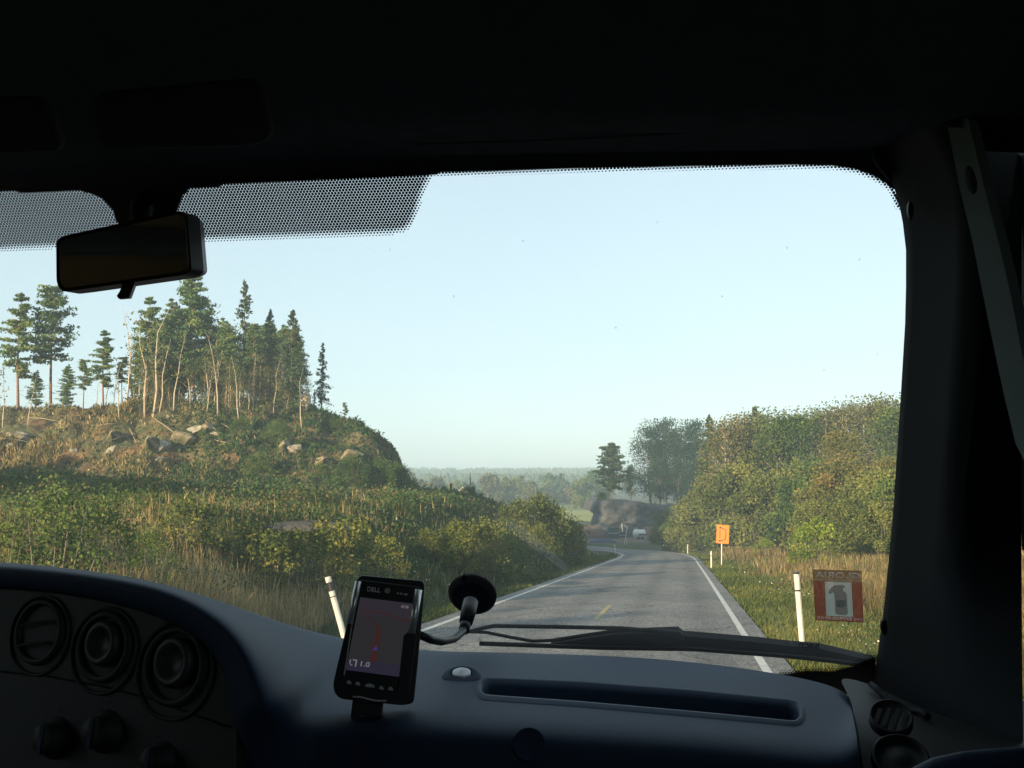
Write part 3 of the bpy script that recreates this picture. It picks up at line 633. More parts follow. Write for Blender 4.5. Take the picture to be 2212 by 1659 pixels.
# cab shell around us: roof, sides, rear wall, floor
def quad(name, pts, mat, parent=van): return MB().add(pts, [tuple(range(len(pts)))]).build(name, mat, parent)
quad('cab_roof', [vv(-1.8,.85,.62), vv(.62,.85,.62), vv(.62,-1.2,.62), vv(-1.8,-1.2,.62)], M_lining)
quad('rear_bulkhead', [vv(-1.8,-1.2,.62), vv(.62,-1.2,.62), vv(.62,-1.2,-1.3), vv(-1.8,-1.2,-1.3)], plain('rear_wall_board', (.6,.52,.38), .8, var=.3, scale=3))
quad('cab_floor', [vv(-1.8,-1.2,-1.3), vv(.62,-1.2,-1.3), vv(.62,1.6,-1.3), vv(-1.8,1.6,-1.3)], M_cabin)
quad('driver_door', [vv(-1.76,-1.2,-.22), vv(-1.76,1.60,-.22), vv(-1.76,1.75,-1.3), vv(-1.76,-1.2,-1.3)], M_cabin)
quad('driver_door_frame', [vv(-1.76,-1.2,.62), vv(-1.76,1.1,.62), vv(-1.76,1.15,.44), vv(-1.76,-1.2,.44)], M_cabin)
quad('driver_door_frame', [vv(-1.76,-1.2,.44), vv(-1.76,.15,.44), vv(-1.76,.15,-.22), vv(-1.76,-1.2,-.22)], M_cabin)
quad('driver_window', [vv(-1.755,.15,.44), vv(-1.755,1.15,.44), vv(-1.755,1.60,-.22), vv(-1.755,.15,-.22)], M_glass)
wf = at(2225, 900, 1.30); lw = (wf-CAM).dot(HR); ff = (wf-CAM).dot(HF)
quad('passenger_door', [vv(lw,-1.2,-.10), vv(lw,ff,-.10), vv(lw,ff,-1.3), vv(lw,-1.2,-1.3)], M_pillar)
quad('passenger_door_frame', [vv(lw,-1.2,.62), vv(lw,ff,.62), vv(lw,ff,.36), vv(lw,-1.2,.36)], M_pillar)
quad('passenger_door_frame', [vv(lw,.66,.36), vv(lw,ff,.36), vv(lw,ff,-.10), vv(lw,.66,-.10)], M_pillar)
quad('passenger_door_frame', [vv(lw,-1.2,.36), vv(lw,.05,.36), vv(lw,.05,-.10), vv(lw,-1.2,-.10)], M_pillar)
quad('passenger_window', [vv(lw+.004,.05,.36), vv(lw+.004,.66,.36), vv(lw+.004,.66,-.10), vv(lw+.004,.05,-.10)], M_glass)
gz1 = at(2215, 1190, 1.3).z-EYE; gz0 = at(2215, 1455, 1.3).z-EYE
lf = at(2204, 900, 1.31); l5 = (lf-CAM).dot(HR); f5 = (lf-CAM).dot(HF)
for za, zb in ((.62, gz1), (gz0, -1.3)): quad('door_frame', [vv(l5-.004,f5,za), vv(lw+.03,ff,za), vv(lw+.03,ff,zb), vv(l5-.004,f5,zb)], M_pillar)
quad('front_bulkhead', [vv(-1.8,1.14,-.45), vv(.5,1.14,-.45), vv(.5,1.14,-1.3), vv(-1.8,1.14,-1.3)], M_panel)
quad('cowl', [vv(-1.8,1.62,-.30), vv(.5,1.62,-.30), vv(.5,1.14,-.5), vv(-1.8,1.14,-.5)], M_panel)
quad('lower_side_trim', [vv(.30,1.1,-.30), vv(.42,1.1,-.30), vv(.42,1.1,-1.3), vv(.30,1.1,-1.3)], M_panel)
# wiper parked across the foot of the glass
wo = .028
W_ = lambda x, y: WS((x, y), wo)
wip = slab(WS, [(1190,1391),(1330,1370),(1465,1365),(1476,1374),(1560,1381),(1640,1388),(1700,1395),(1770,1401),(1890,1429),(1888,1438),(1700,1414),(1500,1399),(1300,1396)], wo, -.012).build('windscreen_wiper', M_rubber, van)
MB().tube([W_(1006,1366), W_(1030,1360), W_(1066,1352), W_(1200,1354), W_(1340,1357), W_(1440,1366), W_(1480,1376)], [.0025,.0028,.003,.003,.003,.004,.004], 8).build('wiper_arm', M_rubber, wip, smooth=True)
MB().tube([W_(1006,1364), W_(1050,1366), W_(1100,1376), W_(1150,1385), W_(1200,1383), W_(1250,1374), W_(1320,1364), W_(1400,1360), W_(1470,1368)], .0025, 8).build('wiper_linkage', M_rubber, wip, smooth=True)
MB().tube([WS(d, .014) for d in [(1036,1390),(1150,1394),(1300,1399),(1500,1402),(1700,1417),(1800,1428),(1889,1440)]], .0034, 6).build('wiper_blade', M_rubber, wip)

# ------------------------------------------------------------ sticker on the glass
S_ = [(1755,1230),(1861,1233),(1866,1345),(1761,1340)]
M_red = film('red_sticker_film', (.32,.06,.05), .86); M_wh = film('pale_sticker_film', (.42,.46,.45), .78, .7); M_red2 = film('red_print', (.22,.08,.07), .6); M_txt = film('pale_print', (1,.97,.9), 1.0, 1.0)
stk = MB()
for uv in ([(0,0),(1,0),(1,.10),(0,.10)], [(0,.10),(.235,.10),(.235,.775),(0,.775)], [(.785,.10),(1,.10),(1,.775),(.785,.775)]): stk.add([WS(bil(S_, u, v), -.0016) for u, v in uv], [(0,1,2,3)])
stk = tag(stk.build('sticker', M_red), 'square red film sticker with a fire extinguisher and mirrored lettering on the windscreen', 'sticker')
def SU(u, v, off=-.0022): return WS(bil(S_, u, v), off)
def spoly(name, uv, mat, off=-.0022): return MB().add([SU(u, v, off) for u, v in uv], [tuple(range(len(uv)))]).build(name, mat, stk)
spoly('lit_top_strip', [(0,.775),(1,.775),(1,1),(0,1)], film('lit_strip_film', (.27,.13,.07), .85), -.0016)  # tan colour stands for sun on the upper part of the red film
spoly('pale_panel', [(.235,.10),(.785,.10),(.785,.775),(.235,.775)], M_wh)
spoly('rule', [(.01,.795),(.99,.795),(.99,.81),(.01,.81)], M_txt)
body = [(.42,.16),(.48,.125),(.62,.125),(.68,.16),(.68,.52),(.66,.57),(.60,.60),(.60,.64),(.65,.68),(.60,.72),(.45,.71),(.37,.66),(.32,.60),(.30,.54),(.36,.53),(.40,.57),(.42,.52)]
ex = spoly('extinguisher', body, M_red2, -.0027)
spoly('extinguisher_label', [(.46,.28),(.64,.28),(.64,.42),(.46,.42)], M_wh, -.0032)
text_on('lettering', 'GLORIA', lambda d: SU(d[0], d[1], -.0045), [(.05,.96),(.97,.96),(.97,.845),(.05,.845)], M_txt, stk, mirror=True)
text_on('lettering', 'FIRE EXTINGUISHER', lambda d: SU(d[0], d[1], -.0045), [(.04,.085),(.97,.085),(.97,.03),(.04,.03)], M_txt, stk, mirror=True)

# ------------------------------------------------------------ handheld computer in its suction holder
PP = Plane(at(815, 1380, 1.17), (.10, -1, .22))
mount = empty('suction_holder', at(820,1540,1.17), 'black holder gripping the handheld computer, bent arm and round suction cup on glass', 'phone holder')
back = rpoly([(778,1242),(912,1254),(918,1262),(904,1420),(894,1519),(868,1523),(733,1509),(721,1494),(720,1474),(750,1345),(768,1256)], [8,8,8,20,10,8,16,10,14,20,8], 3)
slab(PP, back, -.004, .016).build('cradle', M_black, mount, bevel=.0015)
slab(PP, rpoly([(751,1346),(760,1344),(744,1455),(742,1490),(858,1498),(872,1372),(881,1366),(897,1374),(882,1515),(868,1522),(733,1509),(721,1494),(720,1474)], [3,3,10,8,8,10,3,3,8,8,14,10,14], 3), .006, .012).build('lower_grip', M_black, mount, bevel=.0012)
MB().tube([PP(d, .007) for d in [(762,1505),(780,1506),(795,1510),(812,1514),(835,1514)]], .0009, 5).build('grip_edge', M_alu, mount)
slab(PP, rpoly([(762,1508),(828,1514),(825,1560),(808,1577),(775,1575),(756,1560)], [6,6,10,14,14,10]), -.006, .016).build('power_plug', M_black, mount, bevel=.002)
for c in ((781,1547),): MB().lathe(PP(c, -.0055), (1,0,0), (0,0,1), PP.n, [(.0009,0),(.0005,.0006),(.0001,.0006)], 10).build('plug_screw', M_alu, mount)
cab = [PP(d, -.012) for d in [(778,1570),(776,1595),(776,1617),(786,1640),(800,1680),(812,1740)]]
MB().tube(cab, .0028, 8).build('power_cable', M_rubber, mount, smooth=True)
MB().tube([PP(d, -.012) for d in [(776,1612),(766,1640),(752,1672),(740,1740)]], .0022, 8).build('power_cable', M_rubber, mount, smooth=True)
MB().tube([PP((775,1608), -.011), PP((774,1624), -.011)], .0036, 8).build('cable_clip', M_alu, mount)
pa = PP((908,1372), -.012); pe = WS((1020,1300), -.035)
arm = [pa, PP((930,1381), -.03), PP((955,1385), -.06)]
q1 = at(980, 1380, 1.33); q2 = at(1000, 1364, 1.37); q3 = at(1006, 1342, 1.39); q4 = at(1012, 1318, 1.40)
MB().tube(arm+[q1, q2, q3], [.0045,.0048,.005,.005,.0048,.0045], 10).build('bent_arm', M_black, mount, smooth=True)
MB().tube([at(1006,1346,1.388), at(1012,1322,1.396), at(1017,1300,1.41)], [.0085,.0098,.0095], 14).build('arm_socket', M_black, mount, smooth=True)
MB().tube([at(1002,1362,1.375), at(1007,1340,1.392)], [.0068,.007], 12).build('arm_collar', M_black, mount, smooth=True)
b1 = HR; b2 = WS.n.cross(HR)
co = WS((1021,1282), -.001)
MB().lathe(co, b1, b2, -WS.n, [(.0345,0),(.0345,.004),(.031,.006),(.029,.0105),(.0255,.012),(.012,.013),(.0115,.022),(.0005,.024)], 44).build('suction_cup', M_rubber, mount, smooth=True)
slab(WS, rpoly([(997,1252),(999,1240),(1004,1238),(1010,1241),(1010,1254)], 3), -.004, .004).build('release_tab', M_rubber, mount)
pda = empty('handheld_computer', at(815, 1470, 1.17), 'black handheld computer with silver side rails showing a dim navigation map', 'handheld computer')
bd = slab(PP, rpoly([(772,1252),(905,1268),(914,1276),(884,1497),(872,1504),(742,1490),(736,1480)], [6,8,8,8,10,10,8], 3), .004, .012).build('body', M_black, pda, bevel=.001)
MB().tube([PP((774,1256), .004), PP((756,1348), .004)], .0034, 16).build('side_rail', M_rail, pda, smooth=True)
MB().tube([PP((904,1274), .004), PP((889,1369), .004)], .0041, 16).build('side_rail', M_rail, pda, smooth=True)
slab(PP, [(759.5,1346),(762,1346),(745,1458),(742,1458)], .0078, .001).build('trim_line', M_alu, pda)
def emis(name, col, st):
    m, t, b = newmat(name); b.inputs['Base Color'].default_value = (.01,.01,.012,1); b.inputs['Roughness'].default_value = .25
    b.inputs['Emission Color'].default_value = (*col, 1); b.inputs['Emission Strength'].default_value = st; return m
M_scr = emis('screen_backlight', (.036,.030,.040), .30); M_scr2 = emis('screen_ground', (.030,.029,.032), .30); M_bar = emis('screen_bar', (.022,.019,.035), .4); M_route = emis('screen_route', (.055,.020,.018), .30); M_blue = emis('screen_arrow', (.035,.03,.15), .4); M_stxt = emis('screen_text', (.14,.135,.14), .45)
Q = [(778,1290),(892,1304),(863,1462),(747,1447)]
def PU(u, v, off=.0052): return PP(bil(Q, u, v), off)
def pq(name, uv, mat, off, par): return MB().add([PU(u, v, off) for u, v in uv], [tuple(range(len(uv)))]).build(name, mat, par)
scr = pq('screen', [(0,0),(1,0),(1,1),(0,1)], M_scr, .0046, pda)
pq('map_ground', [(0,.16),(1,.16),(1,.80),(0,.76)], M_scr2, .0050, scr)
pq('status_bar', [(0,0),(1,0),(1,.16),(0,.16)], M_bar, .0050, scr)
cl = [(.10,.795,.012),(.14,.765,.014),(.26,.73,.018),(.38,.68,.025),(.46,.60,.035),(.47,.52,.042),(.45,.40,.05),(.46,.28,.058),(.46,.16,.064)]
m = MB(); V = [PU(u-w_, v, .0054) for u, v, w_ in cl]+[PU(u+w_, v, .0054) for u, v, w_ in cl]; n = len(cl); m.add(V, [(k, k+1, n+k+1, n+k) for k in range(n-1)]); m.build('route_line', M_route, scr)
m = MB(); c2 = [(.10,.795),(.30,.825),(.55,.81),(.80,.775),(.99,.76)]; V = [PU(u, v-.008, .0054) for u, v in c2]+[PU(u, v+.008, .0054) for u, v in c2]; m.add(V, [(k, k+1, 6+k, 5+k) for k in range(4)]); m.build('route_line', M_route, scr)
pq('position_arrow', [(.41,.30),(.46,.315),(.51,.30),(.47,.385)], M_blue, .0058, scr)
text_on('lettering', '1.0', lambda d: PU(*d), [(.25,.145),(.42,.145),(.42,.075),(.25,.075)], M_stxt, scr)
text_on('lettering', 'E18', lambda d: PU(*d), [(.80,.965),(.93,.965),(.93,.925),(.80,.925)], M_stxt, scr)
text_on('lettering', '6:20', lambda d: PU(*d), [(.50,.04),(.60,.04),(.60,.012),(.50,.012)], M_stxt, scr) if False else None
m = MB()
for u0, v0, u1, v1 in ((.04,.09,.06,.15),(.06,.07,.10,.085),(.15,.06,.175,.155),(.09,.14,.175,.155)): m.add([PU(a, b, .0058) for a, b in ((u0,v0),(u1,v0),(u1,v1),(u0,v1))], [(0,1,2,3)])
m.build('turn_arrow', M_stxt, scr)
pdf = lambda d: PP(d, .0050)
text_on('lettering', 'DELL', pdf, [(794,1267),(822.5,1270.5),(821,1280),(792.5,1277)], M_mark, pda)
text_on('lettering', 'A X I M', pdf, [(857,1279),(880,1282),(879,1286.5),(856,1283.5)], M_mark, pda)
MB().lathe(PP((837,1276), .0045), (1,0,0), (0,0,1), PP.n, [(.0032,0),(.003,.0008),(.0002,.001)], 18).build('round_badge', M_chrome, pda)
for i, (x, y, r) in enumerate(((754,1474,5.5),(773,1477,5.5),(799,1481,11),(824,1486,5.5),(844,1488,5.5))):
    q = rpoly([(x-r, y+2.2), (x-r*.8, y-3), (x, y-5), (x+r*.8, y-1.6), (x+r, y+4.2)], 1.5, 2)
    slab(PP, q, .0072, .0025).build('button', M_alu, pda)

# ------------------------------------------------------------ vegetation builders (meshes round the origin)
def unit(n, r):
    v = r.normal(size=(n, 3)); return v/np.linalg.norm(v, axis=1)[:, None]
def cards(P, size, r, tint, elong=1.5, flat=0.0):
    n = len(P); a = unit(n, r); b = unit(n, r); a[:, 2] *= (1-flat); b[:, 2] *= (1-flat)
    a /= np.linalg.norm(a, axis=1)[:, None]; b = b-a*(a*b).sum(1)[:, None]; b /= np.linalg.norm(b, axis=1)[:, None]
    s = (np.asarray(size)*r.uniform(.6, 1.3, n))[:, None]; A = a*s*elong*.5; B = b*s*.5
    V = np.stack([P+A, P+B, P-A, P-B], 1).reshape(-1, 3); F = np.arange(4*n).reshape(n, 4); return V, F, np.repeat(np.clip(tint, 0, 1), 4)
class Tree:   # collects wood and leaves
    def __init__(s, seed): s.w = MB(); s.P = []; s.T = []; s.S = []; s.r = np.random.default_rng(seed)
    def clump(s, c, rad, n, size, t0=.5, flat=1.0):
        p = np.clip(s.r.normal(size=(n, 3)), -1.7, 1.7)*np.array([rad, rad, rad*flat])*.55+np.array(c); s.P.append(p)
        s.T.append(np.clip(t0+s.r.normal(0, .11, n), 0, 1)); s.S.append(np.full(n, size))
    def make(s, bark, leaf, elong=1.5, flat=0):
        P = np.concatenate(s.P); T = np.concatenate(s.T); S = np.concatenate(s.S)
        V, F, t = cards(P, S, s.r, T, elong, flat); return s.w, (V, F, t), bark, leaf
def pine(seed, h, cr=.42, wid=.17, nb=46, size=.21, dens=90, top=.25):
    T = Tree(seed); r = T.r; bend = r.normal(0, .018, 2)*h
    ax = lambda t: np.array([bend[0]*math.sin(t*3), bend[1]*math.sin(t*2.5), t*h])
    T.w.tube([ax(t) for t in np.linspace(0, 1, 9)], [h*.0125*(1-.85*t)+.01 for t in np.linspace(0, 1, 9)], 7)
    for i in range(nb):
        t = cr+(1-cr)*((i//5)*5+r.uniform(0, 4.2))/nb; q = (t-cr)/(1-cr); L = h*wid*(min(1, .55+q*1.6))*(1-q**2.2*(1-top))*r.uniform(.55, 1.15)
        az = r.uniform(0, 6.28); el = .02+.45*q+r.normal(0, .08); d = np.array([math.cos(az)*math.cos(el), math.sin(az)*math.cos(el), math.sin(el)])
        a = ax(t); b = a+d*L; T.w.tube([a, (a+b)/2+np.array([0,0,-.03*L]), b], [h*.0034*(1-.5*q), h*.002, .008], 4)
        tt = .42+r.normal(0, .14)
        for f in (.5, .78, 1.0):
            c = a+d*L*f+r.normal(0, .08*L, 3); T.clump(c, L*.34+.14, dens//3, size, tt, .26)
    T.clump(ax(1.0), .25, 14, size, .55, .9)
    for i in range(5):
        t = r.uniform(.15, cr); az = r.uniform(0, 6.28); L = h*r.uniform(.03, .08); a = ax(t); T.w.tube([a, a+np.array([math.cos(az)*L, math.sin(az)*L, -.1*L])], [.03, .008], 4)
    return T.make(M_bark_pine, L_pine, 2.4)
def spruce(seed, h, wid=.15, cr=.1, nb=90, size=.19, sparse=1.0, ragged=.25, dens=34):
    T = Tree(seed); r = T.r; T.w.tube([(0,0,0), (r.normal(0,.05), 0, h*.5), (0,0,h)], [h*.011, h*.007, .01], 7)
    for i in range(nb):
        t = cr+(1-cr)*((i+r.uniform(0, 1))/nb)**1.0; q = (t-cr)/(1-cr); L = h*wid*(1-q)**.85*r.uniform(1-2*ragged, 1.1)+.18
        if r.uniform() > sparse: continue
        az = r.uniform(0, 6.28); sl_ = -.30+.75*q; d = np.array([math.cos(az), math.sin(az), sl_]); a = np.array([0, 0, t*h]); b = a+d*L
        T.w.tube([a, b], [.028*(1-q)+.008, .006], 3); tt = .45+r.normal(0, .15)
        m = max(4, int(dens*(.4+L/(h*wid)))); f = r.uniform(.15, 1.05, m)[:, None]
        P = a+d*L*f+np.stack([r.normal(0, .10*L, m), r.normal(0, .10*L, m), -np.abs(r.normal(0, .16*L+.05, m))], 1)
        T.P.append(P); T.T.append(np.clip(tt+r.normal(0, .13, m), 0, 1)); T.S.append(np.full(m, size))
    T.clump((0,0,h), .10, 8, size*.8, .6, 2.5)
    return T.make(M_bark_grey, L_spruce, 1.9)
def broad(seed, h, wid=.32, base=.25, lobes=34, n=90, size=.28, leaf=None, bark=None, stems=1, shape=1.0, gap=.0, rad=.13, core=.5):
    T = Tree(seed); r = T.r
    for sidx in range(stems):
        o = np.array([0, 0, 0]) if stems == 1 else np.array([r.normal(0, .05*h), r.normal(0, .05*h), 0])
        lean = r.normal(0, .05 if stems == 1 else .13, 2)*h; tip = o+np.array([lean[0], lean[1], h*r.uniform(.8, .95)])
        T.w.tube([o, o*.6+tip*.4+r.normal(0, .012*h, 3), o*.25+tip*.75+r.normal(0, .015*h, 3), tip], [h*.013/(1 if stems == 1 else 1.6), h*.010/(1 if stems == 1 else 1.6), h*.006, .012], 6)
    for i in range(lobes):
        t = base+(1-base)*r.uniform(0, 1)**.85; q = (t-base)/(1-base); R = h*wid*(math.sin(math.pi*min(1, .18+.82*q*.93))**.7)*shape
        az = r.uniform(0, 6.28); rr = R*math.sqrt(r.uniform(core*.3, 1)); c = np.array([math.cos(az)*rr, math.sin(az)*rr, t*h*.97]); T.w.tube([np.array([0,0,max(.1, t*h-.8*rr-.05*h)]), c], [h*.0045, .01], 4)
        T.clump(c, h*rad*r.uniform(.6, 1.25), int(n*r.uniform(.6, 1.3)), size, .42+r.normal(0, .22), .8)
    return T.make(bark or M_bark_grey, leaf or L_green, 1.4)
def bush(seed, h, wid=.6, lobes=42, n=85, size=.13, leaf=None, stems=9, rad=.15, t0=.45, open_=.06):
    T = Tree(seed); r = T.r
    for i in range(stems):
        az = r.uniform(0, 6.28); rr = h*wid*r.uniform(.2, .9); tip = np.array([math.cos(az)*rr, math.sin(az)*rr, h*r.uniform(.7, 1.0)*(1-.3*(rr/(h*wid))**2)])
        b = np.array([math.cos(az)*rr*.2, math.sin(az)*rr*.2, -.1]); T.w.tube([b, b*.5+tip*.5+np.array([0,0,.05*h]), tip], [h*.008+.004, h*.005+.003, .004], 5)
    for i in range(lobes):
        q = r.uniform(0, 1); az = r.uniform(0, 6.28); z = h*(open_+(.94-open_)*q); R = h*wid*math.sqrt(max(.05, 1-(q*.98)**2.2)); rr = R*math.sqrt(r.uniform(.12, 1))
        T.clump((math.cos(az)*rr, math.sin(az)*rr, z), h*rad*r.uniform(.6, 1.3), int(n*r.uniform(.6, 1.3)), size, t0+r.normal(0, .22), .85)
    for i in range(int(lobes*1.0)):   # upright shoots that break the outline
        az = r.uniform(0, 6.28); q = r.uniform(0, .9); c = np.array([math.cos(az)*h*wid*q, math.sin(az)*h*wid*q, h*.95*math.sqrt(1-q*q*.9)]); m = 14
        P = c+np.outer(r.uniform(-.12, .16, m)*h, [math.cos(az)*.25*q, math.sin(az)*.25*q, 1])+r.normal(0, .025*h, (m, 3)); T.P.append(P); T.T.append(np.clip(t0+.1+r.normal(0, .2, m), 0, 1)); T.S.append(np.full(m, size))
    return T.make(M_bark_grey, leaf or L_olive, 1.5)
def sapling(seed, h, leafy=.4, leaf=None, lean=.06):
    T = Tree(seed); r = T.r; L = r.normal(0, lean, 2)*h; k = r.normal(0, .02, (5, 2))*h
    pts = [(L[0]*t*t+k[i][0]*(t > 0), L[1]*t*t+k[i][1]*(t > 0), t*h) for i, t in enumerate((0, .25, .5, .75, 1))]; T.w.tube(pts, [.07+h*.004, .06+h*.003, .05, .035, .012], 6)
    for i in range(9):
        t = r.uniform(.3, .98); a = np.array([np.interp(t, (0,.25,.5,.75,1), [p[j] for p in pts]) for j in range(3)]); az = r.uniform(0, 6.28); l = h*r.uniform(.07, .16)*(1.2-t*.6)
        b = a+np.array([math.cos(az)*l*.6, math.sin(az)*l*.6, l*.8]); T.w.tube([a, b], [.022, .006], 4)
        T.clump(b, l*.55+.1, max(2, int(26*leafy*r.uniform(.3, 1.5))), .2, .5+r.normal(0, .15), 1.1)
    return T.make(M_bark_pale, leaf or L_olive, 1.4)
PROTO = {}
def plant(name, proto, x, y, z, label, cat, group=None, scale=1.0, rot=None, parts=('trunk', 'crown'), sz=1.0, leaf=None):
    key = (id(proto), leaf.name if leaf else '')
    root = bpy.data.objects.new(name, None); root.empty_display_size = .3; C.objects.link(root)
    if key not in PROTO:
        wb, (V, F, t), bark, lf = proto; a = wb.build(parts[0], bark, root, smooth=True); b = np_mesh(parts[1], V, F, leaf or lf, root, t); PROTO[key] = (a, b)
    else:
        for o in PROTO[key]:
            c = o.copy(); c.parent = root; C.objects.link(c)
    root.location = (x, y, z); root.rotation_euler[2] = random.uniform(0, 6.28) if rot is None else rot; root.scale = (scale, scale, scale*sz)
    return tag(root, label, cat, group)
ORD = 'first second third fourth fifth sixth seventh eighth ninth tenth eleventh twelfth thirteenth fourteenth fifteenth sixteenth seventeenth eighteenth nineteenth twentieth'.split()
def ordn(k):
    return ORD[k] if k < 20 else 'twenty-'+ORD[k-20] if k < 29 else ('thirtieth','fortieth','fiftieth','sixtieth','seventieth')[(k+1)//10-3] if k % 10 == 9 else ('thirty-','forty-','fifty-','sixty-','seventy-')[(k+1)//10-3]+ORD[(k+1) % 10-1]
def gx(dx, Y): return (dx-1106)/2376*Y
def zt(dy, Y): return EYE+(1037-dy)/2376*Y

# --- trees on the rocky hill
G_HILL = 'trees on the rocky hill'
PN = [pine(100+i, 16, cr=c, wid=w_, nb=int(n*1.35), top=tp) for i, (c, w_, n, tp) in enumerate(((.30,.15,46,.2),(.42,.17,44,.45),(.22,.20,60,.15),(.5,.14,34,.5)))]
SPR = [spruce(120+i, 14, w_, cr, nb, sparse=s_, ragged=g_) for i, (w_, cr, nb, s_, g_) in enumerate(((.20,.12,130,1,.2),(.145,.2,110,.85,.4),(.22,.1,150,1,.12)))]
SAP = [sapling(140+i, 9, lf, leaf=l_) for i, (lf, l_) in enumerate(((.15,L_olive),(.45,L_olive),(.8,L_brown),(.05,L_olive),(.5,L_yellow)))]
BR = [broad(150+i, 12, .2, .05, 44, 46, .2, leaf=l_, bark=M_bark_pale, gap=.3) for i, l_ in enumerate((L_brown, L_olive))]
hero = [('pine_tree',0,38,896,632,'tall thin pine with sparse layered boughs, outermost on the hill to the west'),
 ('pine_tree',1,108,892,618,'tall lone pine with flat-layered crown and long bare trunk beside the outermost pine'),
 ('pine_tree',2,78,892,800,'short bushy pine standing between the two tall lone pines'),
 ('pine_tree',2,145,890,788,'low dark bushy pine right beside the tall lone pine trunk'),
 ('pine_tree',3,178,888,776,'low round-topped pine at the edge of the sky gap'),
 ('pine_tree',0,222,874,712,'mid-height loose pine standing alone before the dense grove'),
 ('pine_tree',3,262,874,770,'small thin-crowned pine at the near end of the dense grove'),
 ('pine_tree',0,318,872,640,'narrow column-shaped pine behind the pale birch stems'),
 ('pine_tree',2,360,872,648,'pointed dark pine beside the biggest pine of the grove'),
 ('pine_tree',2,420,874,588,'biggest pine of the hill, broad high crown and reddish trunk'),
 ('pine_tree',1,396,871,668,'pine with orange trunk tucked under the biggest pine'),
 ('pine_tree',2,452,871,668,'dark spreading pine on the shaded flank of the biggest pine'),
 ('pine_tree',3,484,869,706,'pine with a thin ragged crown between biggest pine and tall spruce'),
 ('spruce_tree',1,523,868,602,'tall ragged spire-topped spruce rising clear of the grove'),
 ('pine_tree',3,548,868,700,'low olive pine under the tall ragged spruce'),
 ('spruce_tree',0,578,868,666,'pointed dark blue-green spruce just past the tall ragged one'),
 ('pine_tree',1,560,869,742,'small dark pine between the two pointed spruces'),
 ('spruce_tree',2,628,880,666,'full cone-shaped light green spruce near the end of the grove'),
 ('spruce_tree',1,694,901,738,'slender lonely spruce with gappy branches at the hill shoulder'),
 ('spruce_tree',1,678,890,838,'stunted spruce at the foot of the slender lonely spruce'),
 ('pine_tree',3,744,910,868,'small crooked wind-bent pine on the hill shoulder')]
for nm, k, dx, by, ty, lab in hero:
    Y = 111+random.uniform(-2, 5); x = gx(dx, Y); z = min(gz(x, Y), zt(by, Y)+.4); h = zt(ty, Y)-z
    p = (PN if nm == 'pine_tree' else SPR)[k]; plant(nm, p, x, Y, z-.15, lab, 'tree', G_HILL, scale=h/(16 if nm == 'pine_tree' else 14))
small = [(272,872,690,0),(287,875,655,3),(300,872,760,1),(312,905,690,2),(330,915,650,0),(343,900,730,3),(352,880,690,0),(374,885,720,1),(385,870,770,4),(405,872,780,1),(432,880,730,2),(445,890,790,3),(462,872,760,1),(470,890,720,2),(486,868,770,0),(497,868,790,4),(508,868,750,2),(516,885,765,3),(535,869,790,0),(546,868,760,4),(566,868,780,1),(590,868,775,2),(604,872,740,3),(615,876,790,1),(640,882,800,3),(652,885,790,0),(228,878,790,1),(205,880,800,3),(243,878,805,2),(258,893,770,0),(468,872,700,1),(5,895,790,4),(60,895,810,1),(610,875,700,0)]
small.sort()
for i, (dx, by, ty, k) in enumerate(small):
    Y = 110+random.uniform(-3, 6) if by < 885 else 104; x = gx(dx, Y); z = min(gz(x, Y), zt(by, Y)+.5); h = zt(ty, Y)-z
    plant('birch_sapling', SAP[k], x, Y, z-.1, ('thin pale birch stem on the hill, %s from the west end' % ordn(i)), 'tree', 'thin birches on the rocky hill', scale=h/9)
for dx, by, ty, k, lab in ((500,866,800,0,'brownish leafy birch before the tall ragged spruce'),(440,870,800,1,'leafy young birch under the biggest pine'),(345,872,770,1,'olive leafy birch inside the dark grove'),(590,868,790,0,'brown birch thicket under the pointed spruces')):
    Y = 112; x = gx(dx, Y); z = gz(x, Y); plant('birch_tree', BR[k], x, Y, z-.1, lab, 'tree', G_HILL, scale=(zt(ty, Y)-z)/12)
gv = []
for i in range(20): gv.append((random.choice((random.uniform(285, 470), random.uniform(285, 655))), random.uniform(700, 790), random.uniform(114, 124), i % 4))
for i in range(20): gv.append((random.uniform(290, 640), random.uniform(690, 735), random.uniform(124, 146), (2, 2, 3, 1)[i % 4]))
for i in range(22): gv.append((random.uniform(280, 665), random.uniform(755, 828), random.uniform(107, 113), (0, 1, 1)[i % 3]))
gv.sort(); cg = {0:'brownish', 1:'olive', 2:'dark green', 3:'olive-green'}
for i, (dx, ty, Y, k) in enumerate(gv):
    x = gx(dx, Y); z = gz(x, Y); p = (BR[0], BR[1], PN[2], PN[0])[k]; h = zt(ty, Y)-z
    plant('birch_tree' if k < 2 else 'pine_tree', p, x, Y, z-.1, '%s understorey tree in the hill grove, %s from its west end' % (cg[k], ordn(i)), 'tree', 'understorey of the hill grove', scale=h/(12 if k < 2 else 16))
